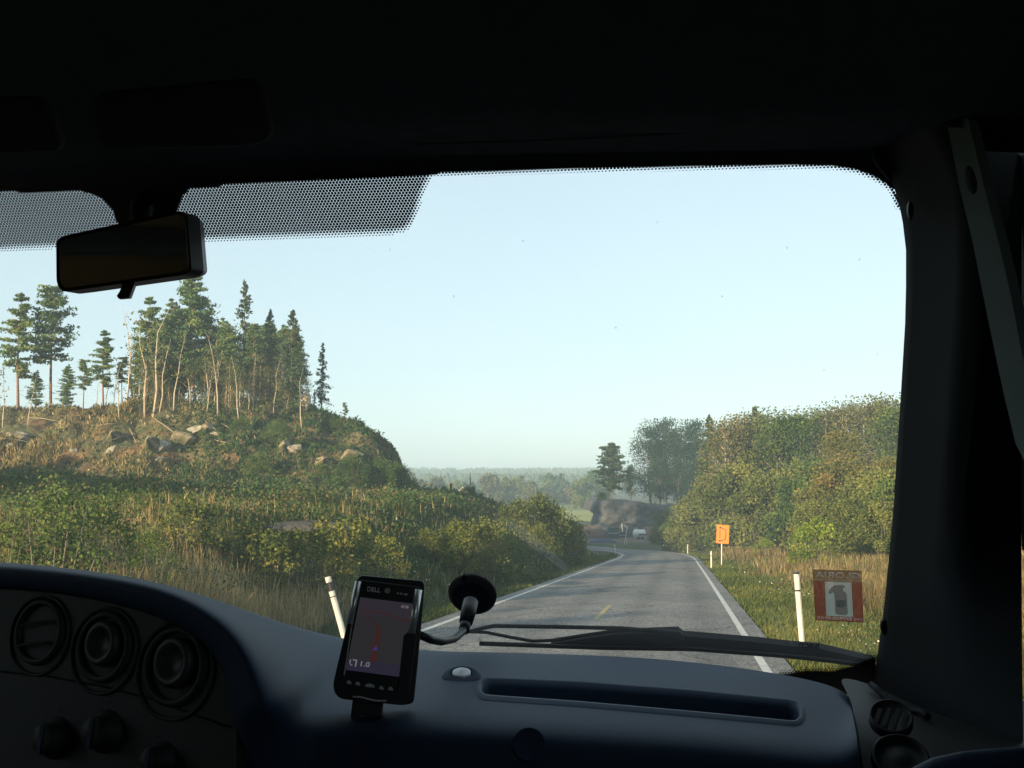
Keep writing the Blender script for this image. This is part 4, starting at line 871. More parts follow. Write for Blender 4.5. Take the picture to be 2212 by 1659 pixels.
# tree stump-like boulder and pale boulders, fallen sticks
def rockmesh(seed, r=1.0):
    bm = bmesh.new(); bmesh.ops.create_icosphere(bm, subdivisions=3, radius=r); g = np.random.default_rng(seed); D = unit(16, g); K = g.uniform(.42, .8, 16)
    for v in bm.verts:
        for d, k in zip(D, K):
            q = v.co.dot(Vector(d)); 
            if q > k*r: v.co -= Vector(d)*(q-k*r)
        v.co.z *= .8
    me = bpy.data.meshes.new('boulder'); bm.to_mesh(me); bm.free(); me.materials.append(M_boulder); return me
RKM = [rockmesh(i) for i in range(4)]
bl = [(350,992,16,11,'white block at the foot of the lit slope, brightest of the hill stones'),(160,972,10,8,'small yellow-lit stone alone on the bare soil'),(428,926,24,13,'broad pale ledge stone high under the grove'),(343,962,26,20,'tall cracked boulder above the white block'),(262,942,12,9,'grey stone above the fallen sticks'),(250,975,20,14,'squat mossy boulder beside the bare soil patch'),(45,940,26,15,'dark grey boulder pile, outermost of the slope'),(22,962,14,9,'small dark stone under the outermost pile'),(365,900,12,8,'flat stone close under the pale birch stems'),(390,945,14,10,'angular stone beside the tall cracked boulder'),(228,905,10,7,'small stone near the crest, before the lone loose pine'),(640,968,18,13,'whitish rock patch in the shaded green flank'),(470,938,18,11,'pale slab under the broad ledge stone'),(320,970,13,11,'stone wedged beside the white block'),(130,945,9,6,'little stone half-way up the bare soil'),(105,955,12,7,'low stone between the soil patches')]
for i, (dx, dy, a, b, lab) in enumerate(bl):
    # find where the sight line meets the slope
    Y = 86.0
    while Y < 114 and float(hillz(np.array([gx(dx, Y)]), np.array([Y]))[0]) < zt(dy, Y): Y += .25
    x = gx(dx, Y); o = bpy.data.objects.new('boulder', RKM[i % 4]); C.objects.link(o); s_ = 1.4*a/2376*Y; b *= 1.35
    o.location = (x, Y, zt(dy, Y)-.1); o.scale = (s_, s_*.9, b/2376*Y*1.2); o.rotation_euler = (0, 0, random.uniform(0, 6)); tag(o, lab, 'boulder', 'pale boulders on the hillside')
M_ledge = groundmat('weathered_ledge_rock', [(.3,(.05,.045,.03)),(.45,(.16,.135,.09)),(.56,(.32,.27,.18)),(.68,(.46,.40,.29))], 2.2, [(.3,(.03,.04,.018)),(.7,(.09,.09,.04))], .5, .52, .62, bump=1, bscale=3)
def ledge(seed):
    bm = bmesh.new(); bmesh.ops.create_icosphere(bm, subdivisions=4, radius=1); g = np.random.default_rng(seed); D = unit(26, g); D[:, 2] *= .8; K = g.uniform(.35, .8, 26)
    for v in bm.verts:
        for d, k in zip(D, K):
            q = v.co.dot(Vector(d))
            if q > k: v.co -= Vector(d)*(q-k)*.95
        n_ = .06*float(lump(v.co.x*3+seed, v.co.y*3+v.co.z*4, 1.0, seed)); v.co *= 1+n_
    me = bpy.data.meshes.new('rock_ledge'); bm.to_mesh(me); bm.free(); me.materials.append(M_ledge); return me
LG = [ledge(i+50) for i in range(4)]
for i, (dx, dy, a, b, lab) in enumerate(((395,950,62,34,'broad cracked pale ledge in the middle of the lit slope'),(330,965,44,30,'tall cracked ledge left standing above the white block'),(452,930,60,26,'pale ledge high under the biggest pine'),(525,932,50,20,'dark-topped ledge at the edge of the shaded flank'),(40,948,56,26,'dark broken ledge at the west end of the slope'),(250,945,36,20,'small broken ledge in the bare soil'),(620,965,40,24,'mossy ledge in the shaded flank'),(590,935,54,16,'long low ledge with a dark crack under it'),(760,985,60,26,'smooth grey rock face low on the shaded shoulder'),(700,1000,46,18,'grey rock slab near the foot of the shaded flank'))):
    Y = 86.0
    while Y < 114 and float(hillz(np.array([gx(dx, Y)]), np.array([Y]))[0]) < zt(dy, Y): Y += .25
    o = bpy.data.objects.new('rock_ledge', LG[i % 4]); C.objects.link(o); o.location = (gx(dx, Y), Y-.3, zt(dy, Y)-.1); o.scale = (a/2376*Y*.72, 1.9, b/2376*Y*.95); o.rotation_euler = (0, 0, random.uniform(-.3, .3)); tag(o, lab, 'rock', 'rock ledges on the hillside')
st = MB(); st.tube([(0,0,0), (0,0,.8), (.05,0,1.6), (.05,.05,2.0)], [.5,.48,.42,.25], 10)
so_ = st.build('tree_stump', M_wood); x = gx(660, 110); so_.location = (x, 110, gz(x, 110)-.3); tag(so_, 'thick brown snapped stump standing at the hill shoulder before the slender spruce', 'stump')
for i, (x0, y0, x1, y1) in enumerate(((415,895,470,935),(455,905,520,945),(60,905,130,915),(200,925,262,918),(280,930,300,972),(330,905,402,960),(120,930,175,922),(430,950,500,962),(540,925,560,970),(0,950,70,960),(225,960,300,940))):
    pts = []
    for dx, dy in ((x0, y0), ((x0+x1)/2, (y0+y1)/2-2), (x1, y1)):
        Y = 86.0
        while Y < 113 and float(hillz(np.array([gx(dx, Y)]), np.array([Y]))[0]) < zt(dy, Y): Y += .25
        pts.append(Vector((gx(dx, Y-.2), Y-.2, zt(dy, Y)+.12)))
    o = MB().tube([p-pts[0] for p in pts], [.055,.045,.025], 6).build('fallen_trunk', M_twig, smooth=True); o.location = pts[0]
    tag(o, 'fallen grey trunk on the rocky slope, %s of the scattered deadwood' % ordn(i), 'fallen trunk', 'deadwood on the rocky slope')

# --- left bank and meadow shrubs
YB = [bush(200+i, 1.6, .55, 30, 46, .065, leaf=l_, stems=7, rad=.15, t0=.5) for i, l_ in enumerate((L_yellow, L_yellow, L_green))]
YB.append(bush(206, 1.6, .42, 40, 80, .026, leaf=L_green, stems=7, rad=.11, t0=.55))
GB = [bush(210+i, 3.6, w_, 60, 110, .095, leaf=l_, stems=9, t0=.45) for i, (w_, l_) in enumerate(((.55,L_olive),(.6,L_yellow),(.6,L_green)))]
lb = [('yellow_shrub',0,410,1192,1078,25,'tall yellow-green shrub spike above the dry grass, highest of the meadow shrubs'),('yellow_shrub',1,452,1195,1130,25.5,'low yellow shrub leaning against the tall spike'),('yellow_shrub',1,530,1196,1132,26,'round yellow-orange shrub behind the dry grass, beside the bare gap'),('yellow_shrub',0,585,1196,1150,26,'small ochre shrub between the two round yellow ones'),('yellow_shrub',1,640,1195,1150,27,'flat yellow shrub before the grey gravel mound'),('yellow_shrub',0,700,1196,1130,28,'yellow-green shrub with a bare twig before the gravel mound'),('yellow_shrub',1,765,1194,1128,30,'bright yellow-green shrub past the gravel mound'),('yellow_shrub',0,830,1196,1160,33,'sparse yellow shrub next to the roadside thicket'),
 ('green_shrub',3,118,1200,1062,15,'tall fresh green shrub close to the windscreen corner, nearest of the meadow shrubs'),('green_shrub',3,235,1215,1085,16,'fresh green shrub just above the dashboard hump'),('green_shrub',3,20,1200,1120,15,'low green shrub at the edge of the view over the dashboard'),('green_shrub',3,335,1205,1140,20,'low green shrub between the wide green one and the yellow spike')]
for nm, k, dx, by, ty, Y, lab in lb:
    x = gx(dx, Y); z = min(gz(x, Y), zt(by, Y)+.3); h = zt(ty, Y)-z; plant(nm, YB[k], x, Y, z-.05, lab, 'shrub', 'shrubs along the meadow edge', scale=h/1.6, parts=('stems','foliage'))
tk = [(925,1215,1142,43,0,'olive end bush of the roadside thicket, next to the dry grass'),(985,1222,1128,44,1,'yellow-leaved middle bush of the nearer roadside thicket'),(1045,1225,1124,46,0,'tallest bush of the nearer roadside thicket'),(1092,1222,1155,48,2,'dark green bush closing the nearer thicket towards the road'),(1118,1200,1085,68,0,'olive bush at the back of the farther roadside thicket'),(1165,1205,1075,70,0,'highest bush of the farther roadside thicket'),(1198,1204,1102,72,1,'orange-tinged bush of the farther thicket, facing the road'),(1218,1200,1130,76,2,'dark green bush where the road disappears behind the thicket'),(1165,1210,1135,66,1,'bright yellow bush in front of the farther thicket'),(1010,1095,1050,112,2,'dark shrub on the skyline below the pale house'),(960,1070,1048,106,2,'low dark shrub on the meadow skyline'),(1085,1110,1080,118,2,'small dark conifer-like shrub above the thicket')]
for dx, by, ty, Y, k, lab in tk:
    x = gx(dx, Y); z = min(gz(x, Y), zt(by, Y)+.6); h = zt(ty, Y)-z; plant('roadside_bush', GB[k], x, Y, z-.1, lab, 'bush', 'bushes beside the road bend', scale=h/3.6, parts=('stems','foliage'))
cl_ = [(700,1030,1000,92),(760,1028,985,90),(820,1030,990,92),(860,1038,1000,95),(560,1010,975,93),(600,960,905,98),(520,940,900,100),(790,965,930,104),(730,940,905,106)]
for i, (dx, by, ty, Y) in enumerate(cl_):
    x = gx(dx, Y); z = min(gz(x, Y), zt(by, Y)+.5); h = max(.8, zt(ty, Y)-z); plant('hillside_shrub', GB[2], x, Y, z-.2, 'dark green shrub on the shaded rock flank, %s of those shrubs counted along the slope' % ordn(i), 'shrub', 'shrubs on the shaded flank', scale=h/3.6, parts=('stems','foliage'))

# --- right side: willows, forest, pine on the rock
WL = [bush(230+i, 6, w_, 64, 250, .145, leaf=l_, stems=(16, 34, 16, 16)[i], rad=.125, t0=.5, open_=(.06,.2,.06,.08)[i]) for i, (w_, l_) in enumerate(((.55,L_olive),(.5,L_olive),(.6,L_green),(.55,L_orange)))]
wl = [(1497,1190,1072,142,0,'olive willow at the end of the willow row, next to the gravel yard'),(1545,1198,1030,138,1,'broad olive willow behind the marker post before the sign'),(1605,1200,1000,122,0,'tall round willow above the orange sign'),(1650,1202,1035,104,1,'lit willow with visible upright stems beside the orange sign'),(1710,1195,1012,104,0,'grey-green willow rising behind the stemmed one'),(1770,1196,1005,98,2,'darker green willow in the middle of the row'),(1820,1196,1000,90,3,'orange-tinged willow below the bright rowan'),(1870,1196,1030,80,0,'olive willow before the windscreen pillar'),(1925,1200,1020,74,1,'willow half hidden by the windscreen pillar'),(1560,1200,1120,122,2,'low dark willow at the foot of the row by the sign'),(1760,1200,1085,78,1,'low olive willow above the bright yellow shrub'),(1840,1200,1080,68,1,'low olive willow above the dry grass'),(1905,1205,1080,62,0,'low willow above the sticker'),(1985,1200,1010,66,2,'willow behind the pillar'),(1440,1190,1105,170,2,'dark low bush between willow row and gravel yard'),(1430,1180,1120,190,2,'dark green bush before the white tank'),(1455,1190,1120,150,2,'low dark green bush at the outer edge of the bend')]
for dx, by, ty, Y, k, lab in wl:
    x = gx(dx, Y); z = gz(x, Y); h = zt(ty, Y)-z; plant('willow_bush', WL[k], x, Y, z-.1, lab, 'bush', 'willows right of the road', scale=h/6, parts=('stems','foliage'))
x = gx(1755, 58); plant('yellow_shrub', bush(260, 2.6, .6, 34, 60, .1, leaf=L_bright, stems=6, t0=.5), x, 58, gz(x, 58)-.1, 'bright yellow-green shrub at the foot of the willows, above the dry grass', 'shrub', scale=1.05, parts=('stems','foliage'))
FB = [broad(300+i, 14, w_, b_, 46, int(n_*2.7), .175, rad=.105, leaf=l_, bark=M_bark_pale if i in (2, 3) else M_bark_grey, core=.4) for i, (w_, b_, n_, l_) in enumerate(((.19,.22,70,L_dark),(.21,.15,80,L_dark),(.17,.38,34,L_brown),(.16,.36,40,L_grey),(.3,.2,60,L_bright),(.22,.3,55,L_orange),(.19,.22,66,L_green)))]
ft = [(1405,1100,912,232,1,'tall loose green birch at the end of the dark wood, behind the rock'),(1438,1100,903,236,0,'tall green birch second in the dark wood'),(1470,1100,912,230,1,'dense dark green tree in the middle of the dark wood'),(1503,1100,906,226,0,'round-crowned dark green tree of the wood'),(1362,1084,1003,225,0,'low dark tree right behind the lone pine'),(1424,1100,985,227,1,'lower dark green tree in front of the wood'),(1462,1110,990,226,1,'dark bushy tree at the foot of the wood'),(1515,1110,950,222,0,'dark tree with yellow tips next to the spruce'),(1535,1110,990,200,1,'dark tree in the gap under the pointed spruce'),(1490,1110,1000,224,0,'dark low tree where wood and willows meet')]
for dx, by, ty, Y, k, lab in ft:
    x = gx(dx, Y); z = zt(by, Y) if by < 1095 else -4.0; plant('birch_tree', FB[k], x, Y, z-.2, lab, 'tree', 'dark wood behind the rock cutting', scale=(zt(ty, Y)-z)/14)
fr = [(1570,911,128,2),(1601,894,132,2),(1622,900,136,3),(1655,888,130,3),(1685,883,128,6),(1712,892,134,3),(1730,889,128,6),(1764,886,134,2),(1782,892,128,3),(1800,877,130,3),(1830,872,126,2),(1854,866,130,3),(1882,864,124,3),(1910,858,122,2),(1936,862,118,6),(1958,856,120,3),(1560,915,150,3),(1640,905,150,3),(1745,905,152,2),(1870,884,150,3),(1590,925,140,6)]
fr.sort(); cn = {2:'brownish', 3:'grey-green', 6:'green'}
for i, (dx, ty, Y, k) in enumerate(fr):
    ty += random.uniform(-5, 8); x = gx(dx, Y); z = gz(x, Y); plant('birch_tree', FB[k], x, Y, z-.2, '%s hazy birch behind the willows, %s along the row from the spruce to the pillar' % (cn[k], ordn(i)), 'tree', 'birch wood behind the willows', scale=(zt(ty, Y)-z)/14)
for dx, ty, Y, k, lab in ((1533,898,140,0,'pointed dark spruce where dark wood and birch wood meet'),(1632,878,134,2,'small spruce top poking out of the birch wood')):
    x = gx(dx, Y); z = gz(x, Y); plant('spruce_tree', SPR[k], x, Y, z-.2, lab, 'tree', scale=(zt(ty, Y)-z)/14)
for dx, ty, Y, k, lab in ((1645,968,92,4,'bright yellow-green rowan top glowing above the willows'),(1830,945,90,4,'yellow-green rowan with reddish tips near the pillar'),(1815,930,100,5,'orange-leaved rowan behind the yellow-green one'),(1915,985,95,5,'rusty orange tree beside the pillar')):
    x = gx(dx, Y); z = gz(x, Y); plant('rowan_tree', FB[k], x, Y, z-.2, lab, 'tree', scale=(zt(ty, Y)-z)/14, parts=('trunk','crown'))

# --- rock cutting beyond the bend with the lone pine
def rockcut():
    nx, nz_ = 60, 34; V = []; r_ = 0
    xl = np.concatenate([np.linspace(16.2, 40, 60), np.linspace(41, 66, 16)]); nx = 76; rows = []
    for j in range(nz_):
        row = []
        for x in xl:
            topz = np.interp(x, (16.2, 17.2, 19, 24, 29, 34, 40, 66), (-4.6, -2.6, -2.1, -2.3, -3.2, -3.6, -3.4, -3.4)); t = j/(nz_-1)
            if t < .6: z = -9.4+(topz+9.4)*(t/.6); y = 219-(.9*t)*-2.5
            else: z = topz+.15*lump(x, t*9, .8, 44); y = 220.5+(t-.6)*80
            bulge = .5*lump(x*1.0, z*1.6, .45, 41)+.3*lump(x*1.1, z*2, 1.3, 42)+.15*lump(x, z*1.5, 3.2, 43); edge_ = max(0, 18-x)
            y2 = y-bulge*(t < .7)+edge_*2.2; row.append((x+(.3*lump(z*1.2, y*.2, .9, 45)), y2, z))
        rows.append(row)
    return rows_mesh('rock_cutting', rows, M_rock, None)
tag(rockcut(), 'grey blasted rock face with grass on top, beyond the road bend', 'rock face')
x = gx(1322, 222); zb = -2.4
plant('pine_tree', pine(330, 12, cr=.2, wid=.27, nb=60, size=.34, dens=66, top=.5), x, 224, zb, 'dark lone pine with full rounded crown on the rock cutting', 'tree', leaf=L_spruce, scale=(zt(966, 224)-zb)/12, rot=1.0)
x = gx(1300, 222); plant('rock_shrub', GB[2], x, 223, -2.4, 'little dark bush beside the lone pine trunk on the rock', 'bush', scale=.5, parts=('stems','foliage'))

# --- field trees and far forest
FT = [broad(340+i, 11, w_, .08, 40, 55, .75, leaf=l_, rad=.15) for i, (w_, l_) in enumerate(((.55,L_green),(.4,L_brown),(.35,L_olive)))]
fd = [(905,1058,1040,420,1,'brown field tree, first beyond the cliff edge'),(945,1080,1035,500,1,'pale brown field tree beyond the pale house'),(985,1080,1040,520,2,'thin olive field tree behind the bare pole'),(1012,1078,1042,470,0,'small green tree next to the pale house'),(1058,1082,1028,500,1,'rounded brown field tree, largest of the brown ones'),(1095,1085,1033,520,2,'olive field tree between the brown ones'),(1122,1086,1030,540,2,'tall olive field tree'),(1145,1086,1042,500,1,'low brown field tree before the dark round one'),(1195,1086,1024,560,0,'large dark round field tree in the middle of the fields'),(1212,1086,1034,570,0,'second dark round tree merged with the large one'),(1232,1088,1050,520,1,'pinkish brown low field tree'),(1255,1100,1036,480,2,'pale green field tree beside the lone pine'),(1282,1100,1020,470,0,'tall green field tree behind the lone pine'),(1268,1102,1062,440,0,'low green bush row in front of the red roof'),(1295,1102,1066,430,0,'low green bush at the edge of the stubble field'),(1245,1102,1075,430,2,'low olive bush at the stubble field edge'),(1175,1088,1062,480,1,'small brown bush before the crop rows'),(1080,1088,1066,470,1,'thin brown bush at the crop edge')]
for dx, by, ty, Y, k, lab in fd:
    x = gx(dx, Y); z = -9.4; plant('field_tree', FT[k], x, Y, z, lab, 'tree', 'hazy trees among the far fields', scale=(zt(ty, Y)-z)/11)
sm2 = spruce(360, 9, .2, .05, 60, .3)
for dx, ty, Y, lab in ((975,1042,150,'dark small spruce on the near side of the pale house'),(1022,1052,150,'dark small spruce on the far side of the pale house'),(1040,1066,150,'lowest dark spruce of the pale house group')):
    x = gx(dx, Y); z = gz(x, Y); plant('spruce_tree', sm2, x, Y, z-.2, lab, 'tree', scale=max(2, zt(ty, Y)-z)/9)
def far_forest():
    r = np.random.default_rng(77); V, F = [], []; n = 5200
    Y = np.concatenate([r.uniform(900, 1250, 1500), r.uniform(1500, 2400, 3700)]); X = r.uniform(-.30, .12, n)*Y
    Z = -12+22*sst(900, 2300, Y)+2*lump(X, Y, .004, 12)
    for x, y, z in zip(X, Y, Z):
        h = r.uniform(9, 19); w_ = h*r.uniform(.13, .32); con = r.uniform() < .6; b = len(V); k = 6; ph = r.uniform(0, 6)
        prof = ((.9, .0), (1.0, .25), (.55, .62), (.12, 1)) if con else ((.7, .05), (1.2, .45), (.95, .8), (.25, 1))
        for q, t in prof:
            for i in range(k): a = ph+6.283*i/k; s_ = q*w_*r.uniform(.75, 1.2); V.append((x+math.cos(a)*s_, y+math.sin(a)*s_, z+h*t*r.uniform(.95, 1.05)))
        for i in range(3):
            for j in range(k): F.append((b+i*k+j, b+i*k+(j+1)%k, b+(i+1)*k+(j+1)%k, b+(i+1)*k+j))
    return np_mesh('far_forest', V, F, L_spruce, None, r.uniform(.2, .9, len(V)))
tag(far_forest(), 'blue hazy forest covering the far hills', None, None, 'stuff')
# roadside wood up-sun of the road (its shade falls over meadow and road)
def shade_wood():
    r = np.random.default_rng(88); P = []; T_ = []; wd = MB()
    line = [(-150,165),(-112,120),(-88,82),(-66,48),(-48,18),(-36,-8),(-29,-30),(-26,-60)]
    for i in range(64):
        t = i/63*(len(line)-1); a = int(min(t, len(line)-2)); f = t-a; x = line[a][0]*(1-f)+line[a+1][0]*f+r.normal(0, 3); y = line[a][1]*(1-f)+line[a+1][1]*f+r.normal(0, 3)
        h = r.uniform(4.2, 6.6) if y < 6 else r.uniform(10.2, 12.6) if y < 75 else r.uniform(10, 12.5); z0 = .5+.03*max(0, -x-9); wd.tube([(x,y,z0-1),(x,y,z0+h)], [.16,.03], 5)
        n = 620; q = r.uniform(.02, 1, n); R = h*.27*np.sin(np.pi*(.12+.86*q))**.7; az = r.uniform(0, 6.28, n); rr = R*np.sqrt(r.uniform(0, 1, n))
        P.append(np.stack([x+np.cos(az)*rr, y+np.sin(az)*rr, z0+h*q], 1))
    for i in range(30):   # the same wood on the other side, past the willows
        y = r.uniform(45, 150); x = max(.56*y, 30)+r.uniform(2, 34); h = r.uniform(9, 14); z0 = -.05*y+3; wd.tube([(x,y,z0-1),(x,y,z0+h)], [.16,.03], 5); n = 520
        q = r.uniform(.02, 1, n); Rr = h*.3*np.sin(np.pi*(.12+.86*q))**.7; az = r.uniform(0, 6.28, n); rr = Rr*np.sqrt(r.uniform(0, 1, n)); P.append(np.stack([x+np.cos(az)*rr, y+np.sin(az)*rr, z0+h*q], 1))
    P = np.concatenate(P); V, F, t = cards(P, np.full(len(P), .75), r, r.uniform(.2, .9, len(P)))
    return np_mesh('roadside_wood', V, F, L_green, None, t)
tag(shade_wood(), 'leafy wood along both sides of the road outside the view', None, None, 'stuff')

# ------------------------------------------------------------ grasses, weeds, flowers
def blades(name, X, Y, Z, H, W, tint, mat, label, lean=.35, seed=1):
    r = np.random.default_rng(seed); n = len(X); az = r.uniform(0, 6.28, n); ln = np.abs(r.normal(0, lean, n))*H; la = r.uniform(0, 6.28, n)
    B = np.stack([X, Y, Z-.03], 1); S = np.stack([np.cos(az)*W*.5, np.sin(az)*W*.5, 0*W], 1); Tp = B+np.stack([np.cos(la)*ln, np.sin(la)*ln, H+.03], 1); M = B*.5+Tp*.5+np.stack([-np.cos(la)*ln*.15, -np.sin(la)*ln*.15, H*.06], 1)
    V = np.stack([B-S, B+S, M+S*.8, Tp, M-S*.8], 1).reshape(-1, 3); i = np.arange(n)*5; F = np.stack([i, i+1, i+2, i+4], 1); F2 = np.stack([i+4, i+2, i+3, i+3], 1)
    V4 = V; k = np.concatenate([F, F2[:, [0,1,2,2]]]) if False else F
    me = bpy.data.meshes.new(name); me.vertices.add(len(V)); me.vertices.foreach_set('co', V.astype(np.float32).ravel())
    LI = np.concatenate([F, F2[:, :3]], 1).ravel(); me.loops.add(len(LI)); me.loops.foreach_set('vertex_index', LI.astype(np.int32)); ls = np.stack([np.arange(n)*7, np.arange(n)*7+4], 1).ravel()
    me.polygons.add(2*n); me.polygons.foreach_set('loop_start', ls.astype(np.int32)); a = me.attributes.new('tint', 'FLOAT', 'POINT'); a.data.foreach_set('value', np.repeat(np.clip(tint, 0, 1), 5).astype(np.float32))
    me.materials.append(mat); me.update(calc_edges=True); me.validate(); o = bpy.data.objects.new(name, me); C.objects.link(o); return tag(o, label, None, None, 'stuff')
def sample(n, y0, y1, xlo, xhi, seed):
    r = np.random.default_rng(seed); y = np.exp(r.uniform(math.log(y0), math.log(y1), n)); x = xlo(y)+(xhi(y)-xlo(y))*r.uniform(0, 1, n); return x, y, r
cx = lambda y: np.interp(y, ROAD[:240,1], ROAD[:240,0])
XL, YL, r1 = sample(300000, 5, 118, lambda y: np.maximum(-.50*y-3, cx(y)-42), lambda y: cx(y)-3.45, 401)
sL, zL = slat(XL, YL); dL = -sL-3.45; ZL = ground(XL, YL)
XR, YR, r2 = sample(230000, 5, 125, lambda y: cx(y)+3.5, lambda y: np.minimum(.49*y+2.5, cx(y)+40), 402)
sR, zR = slat(XR, YR); dR = sR-3.45; ZR = ground(XR, YR)
def patch(x, y, f, s): return lump(x, y, f, s)
okL = (dL > .15) & ~((YL > 84) & (XL < -8)); okR = dR > .15
# left: short green verge, tall dry band, green meadow
pl_ = patch(XL, YL, .35, 51); dryL = okL & (dL > 2.2) & (dL < 10.5+pl_*1.2) & (r1.uniform(0, 1, len(XL)) < (.82+.25*pl_)*(1-.95*sst(20, 30, YL)))
grL = okL & ~dryL
hd_ = np.where(grL, np.where(dL < 2.0, .10+.10*np.clip(dL, 0, 2), .24+.10*patch(XL, YL, .8, 52)), .62+.2*patch(XL, YL, .6, 53))*r1.uniform(.55, 1.25, len(XL))
wd_ = np.maximum(.007, .00085*YL)
blades('dry_grass', XL[dryL], YL[dryL], ZL[dryL], np.clip(hd_[dryL], .08, 1.1), wd_[dryL], (.55+.2*patch(XL, YL, .5, 54)+r1.normal(0, .2, len(XL)))[dryL], L_dry, 'tall dry straw-coloured grass on the road bank', .3, 1)  # straw tint lightened to paint the sunlit look of this bank
keep = grL & (r1.uniform(0, 1, len(XL)) < np.where(dL > 12, .8, .9))
blades('green_grass', XL[keep], YL[keep], ZL[keep], np.clip(hd_[keep], .05, .6), (wd_*1.2)[keep], (.42+.25*patch(XL, YL, .3, 55)+r1.normal(0, .18, len(XL)))[keep], L_grass, 'green grass of verge and meadow', .45, 2)
pr_ = patch(XR, YR, .3, 61); dryR = okR & (dR > 3.0+pr_) & (r2.uniform(0, 1, len(XR)) < .60+.35*pr_)
hr_ = np.where(dryR, .65+.2*patch(XR, YR, .6, 62), np.where(dR < 2.2, .07+.11*np.clip(dR, 0, 2.2), .34+.15*patch(XR, YR, .7, 63)))*r2.uniform(.55, 1.25, len(XR)); wr_ = np.maximum(.007, .00085*YR)
blades('dry_grass', XR[dryR], YR[dryR], ZR[dryR], np.clip(hr_[dryR], .08, 1.2), wr_[dryR], (.18+.25*patch(XR, YR, .5, 64)+r2.normal(0, .18, len(XR)))[dryR], L_dry, 'tall dry grass below the willows', .3, 3)  # straw tint darkened to put this side's shade into the colour
kr = okR & ~dryR
blades('green_grass', XR[kr], YR[kr], ZR[kr], np.clip(hr_[kr], .05, .7), (wr_*1.2)[kr], (.45+.2*patch(XR, YR, .35, 65)+r2.normal(0, .2, len(XR)))[kr], L_grass, 'green grass beside the right edge of the road', .45, 4)
XH, YH, r6 = sample(70000, 86.5, 118, lambda y: -.50*y, lambda y: -4+0*y, 406); ZH = hillz(XH, YH); kh = (ZH > ground(XH, YH)-.1)
XH, YH, ZH = XH[kh], YH[kh], ZH[kh]; gq = patch(XH, YH, .3, 91)
kk = (gq+r6.normal(0, .3, len(XH)) > .12); east = sst(-34, -24, XH+.10*(YH-100))
hh = np.clip(.26+.20*gq, .10, .6)*r6.uniform(.5, 1.3, len(XH)); ww = .085*r6.uniform(.5, 1.5, len(XH)); th = np.clip(.30+.3*patch(XH, YH, .8, 92)+r6.normal(0, .2, len(XH)), 0, 1)
gE = r6.uniform(0, 1, len(XH)) < .12+.78*east; m1_ = kk & ~gE; m2_ = (kk | (east > .5)) & gE
blades('hill_scrub', XH[m1_], YH[m1_], ZH[m1_], hh[m1_], ww[m1_], th[m1_], L_dry, 'dry scrub on the rocky hill', .7, 6)
blades('hill_heather', XH[m2_], YH[m2_], ZH[m2_], hh[m2_]*1.2, ww[m2_]*1.5, th[m2_], L_weed, 'green heather and moss on the rocky hill', .7, 7)  # dark green growth that also carries the east flank's shade in its colour
# broad-leaved weeds over the meadow and the hill foot
XW, YW, r3 = sample(170000, 14, 112, lambda y: np.maximum(-.50*y-2, cx(y)-55), lambda y: cx(y)-7, 403)
ZW = ground(XW, YW); HW = hillz(XW, YW); on = (YW > 86) & (XW < -8); ZW = np.where(on, np.maximum(ZW, HW), ZW)
clw = patch(XW, YW, .28, 71); shaded = np.clip((XW+.30*YW-2)/8, 0, 1)
kp = (~on & (clw > -.35)) | (on & (r3.uniform(0, 1, len(XW)) < .12+.75*sst(-36, -26, XW)*1.0))
XV, YV, r5 = sample(16000, 9, 80, lambda y: cx(y)+5, lambda y: np.minimum(.49*y+2.5, cx(y)+40), 405); ZV = ground(XV, YV)
XW = np.concatenate([XW, XV]); YW = np.concatenate([YW, YV]); ZW = np.concatenate([ZW, ZV]); clw = np.concatenate([clw, patch(XV, YV, .4, 75)]); kp = np.concatenate([kp, patch(XV, YV, .4, 75) > -.1])
P = np.stack([XW, YW, ZW+np.abs(r3.normal(0, .22, len(XW)))*(1+.5*clw)], 1)[kp]
V, F, t = cards(P, np.maximum(.05, .0021*YW[kp]), r3, (.42+.22*patch(XW, YW, .5, 72)+r3.normal(0, .18, len(XW)))[kp])
tag(np_mesh('meadow_weeds', V, F, L_weed, None, t), 'leafy weeds covering meadow and hill foot', None, None, 'stuff')
XF, YF, r4 = sample(3600, 7, 55, lambda y: np.maximum(-.4*y-2, cx(y)-13), lambda y: cx(y)+13, 404); sF, _ = slat(XF, YF); kf = (np.abs(sF) > 4.4); XF, YF = XF[kf], YF[kf]
kf = patch(XF, YF, .5, 81) > .05; XF, YF = XF[kf], YF[kf]; ZF = ground(XF, YF)+.25+.25*r4.uniform(0, 1, len(XF)); 
V, F, t = cards(np.stack([XF, YF, ZF], 1), np.maximum(.03, .0011*YF), r4, r4.uniform(0, 1, len(XF)), 1.1)
tag(np_mesh('wildflowers', V, F, L_flower, None, t), 'small white wildflowers scattered in the verge grass', None, None, 'stuff')

# ------------------------------------------------------------ road furniture and yard things
def post(dx, by, Y, lab, lean=(0,0), h=1.1, x=None, dark=True, z=None):
    x = gx(dx, Y) if x is None else x; z = gz(x, Y) if z is None else z; e = empty('marker_post', (x, Y, z), lab, 'marker post', 'white roadside marker posts')
    L = Vector((lean[0], lean[1], h)); U = lambda t: Vector((x, Y, z))+L*t
    def seg(a, b, r): return MB().tube([U(a), U(b)], r, 10)
    seg(-.25, .72 if dark else 1, .05).build('post', M_post, e, smooth=False)
    if dark:
        seg(.72, .745, .052).build('black_band', M_black, e)
        seg(.745, .97, .05).build('reflector', M_post, e)
        seg(.97, 1.0, .051).build('cap', M_black, e)
    return e
post(1722, 1378, 19.3, 'white marker post with a thin black band beside the sticker, closest on the willow side', (-.07,0), 1.18, z=zt(1378, 19.3))
post(1532, 1221, 66, 'white marker post just before the orange sign', (.01,0), 1.15)
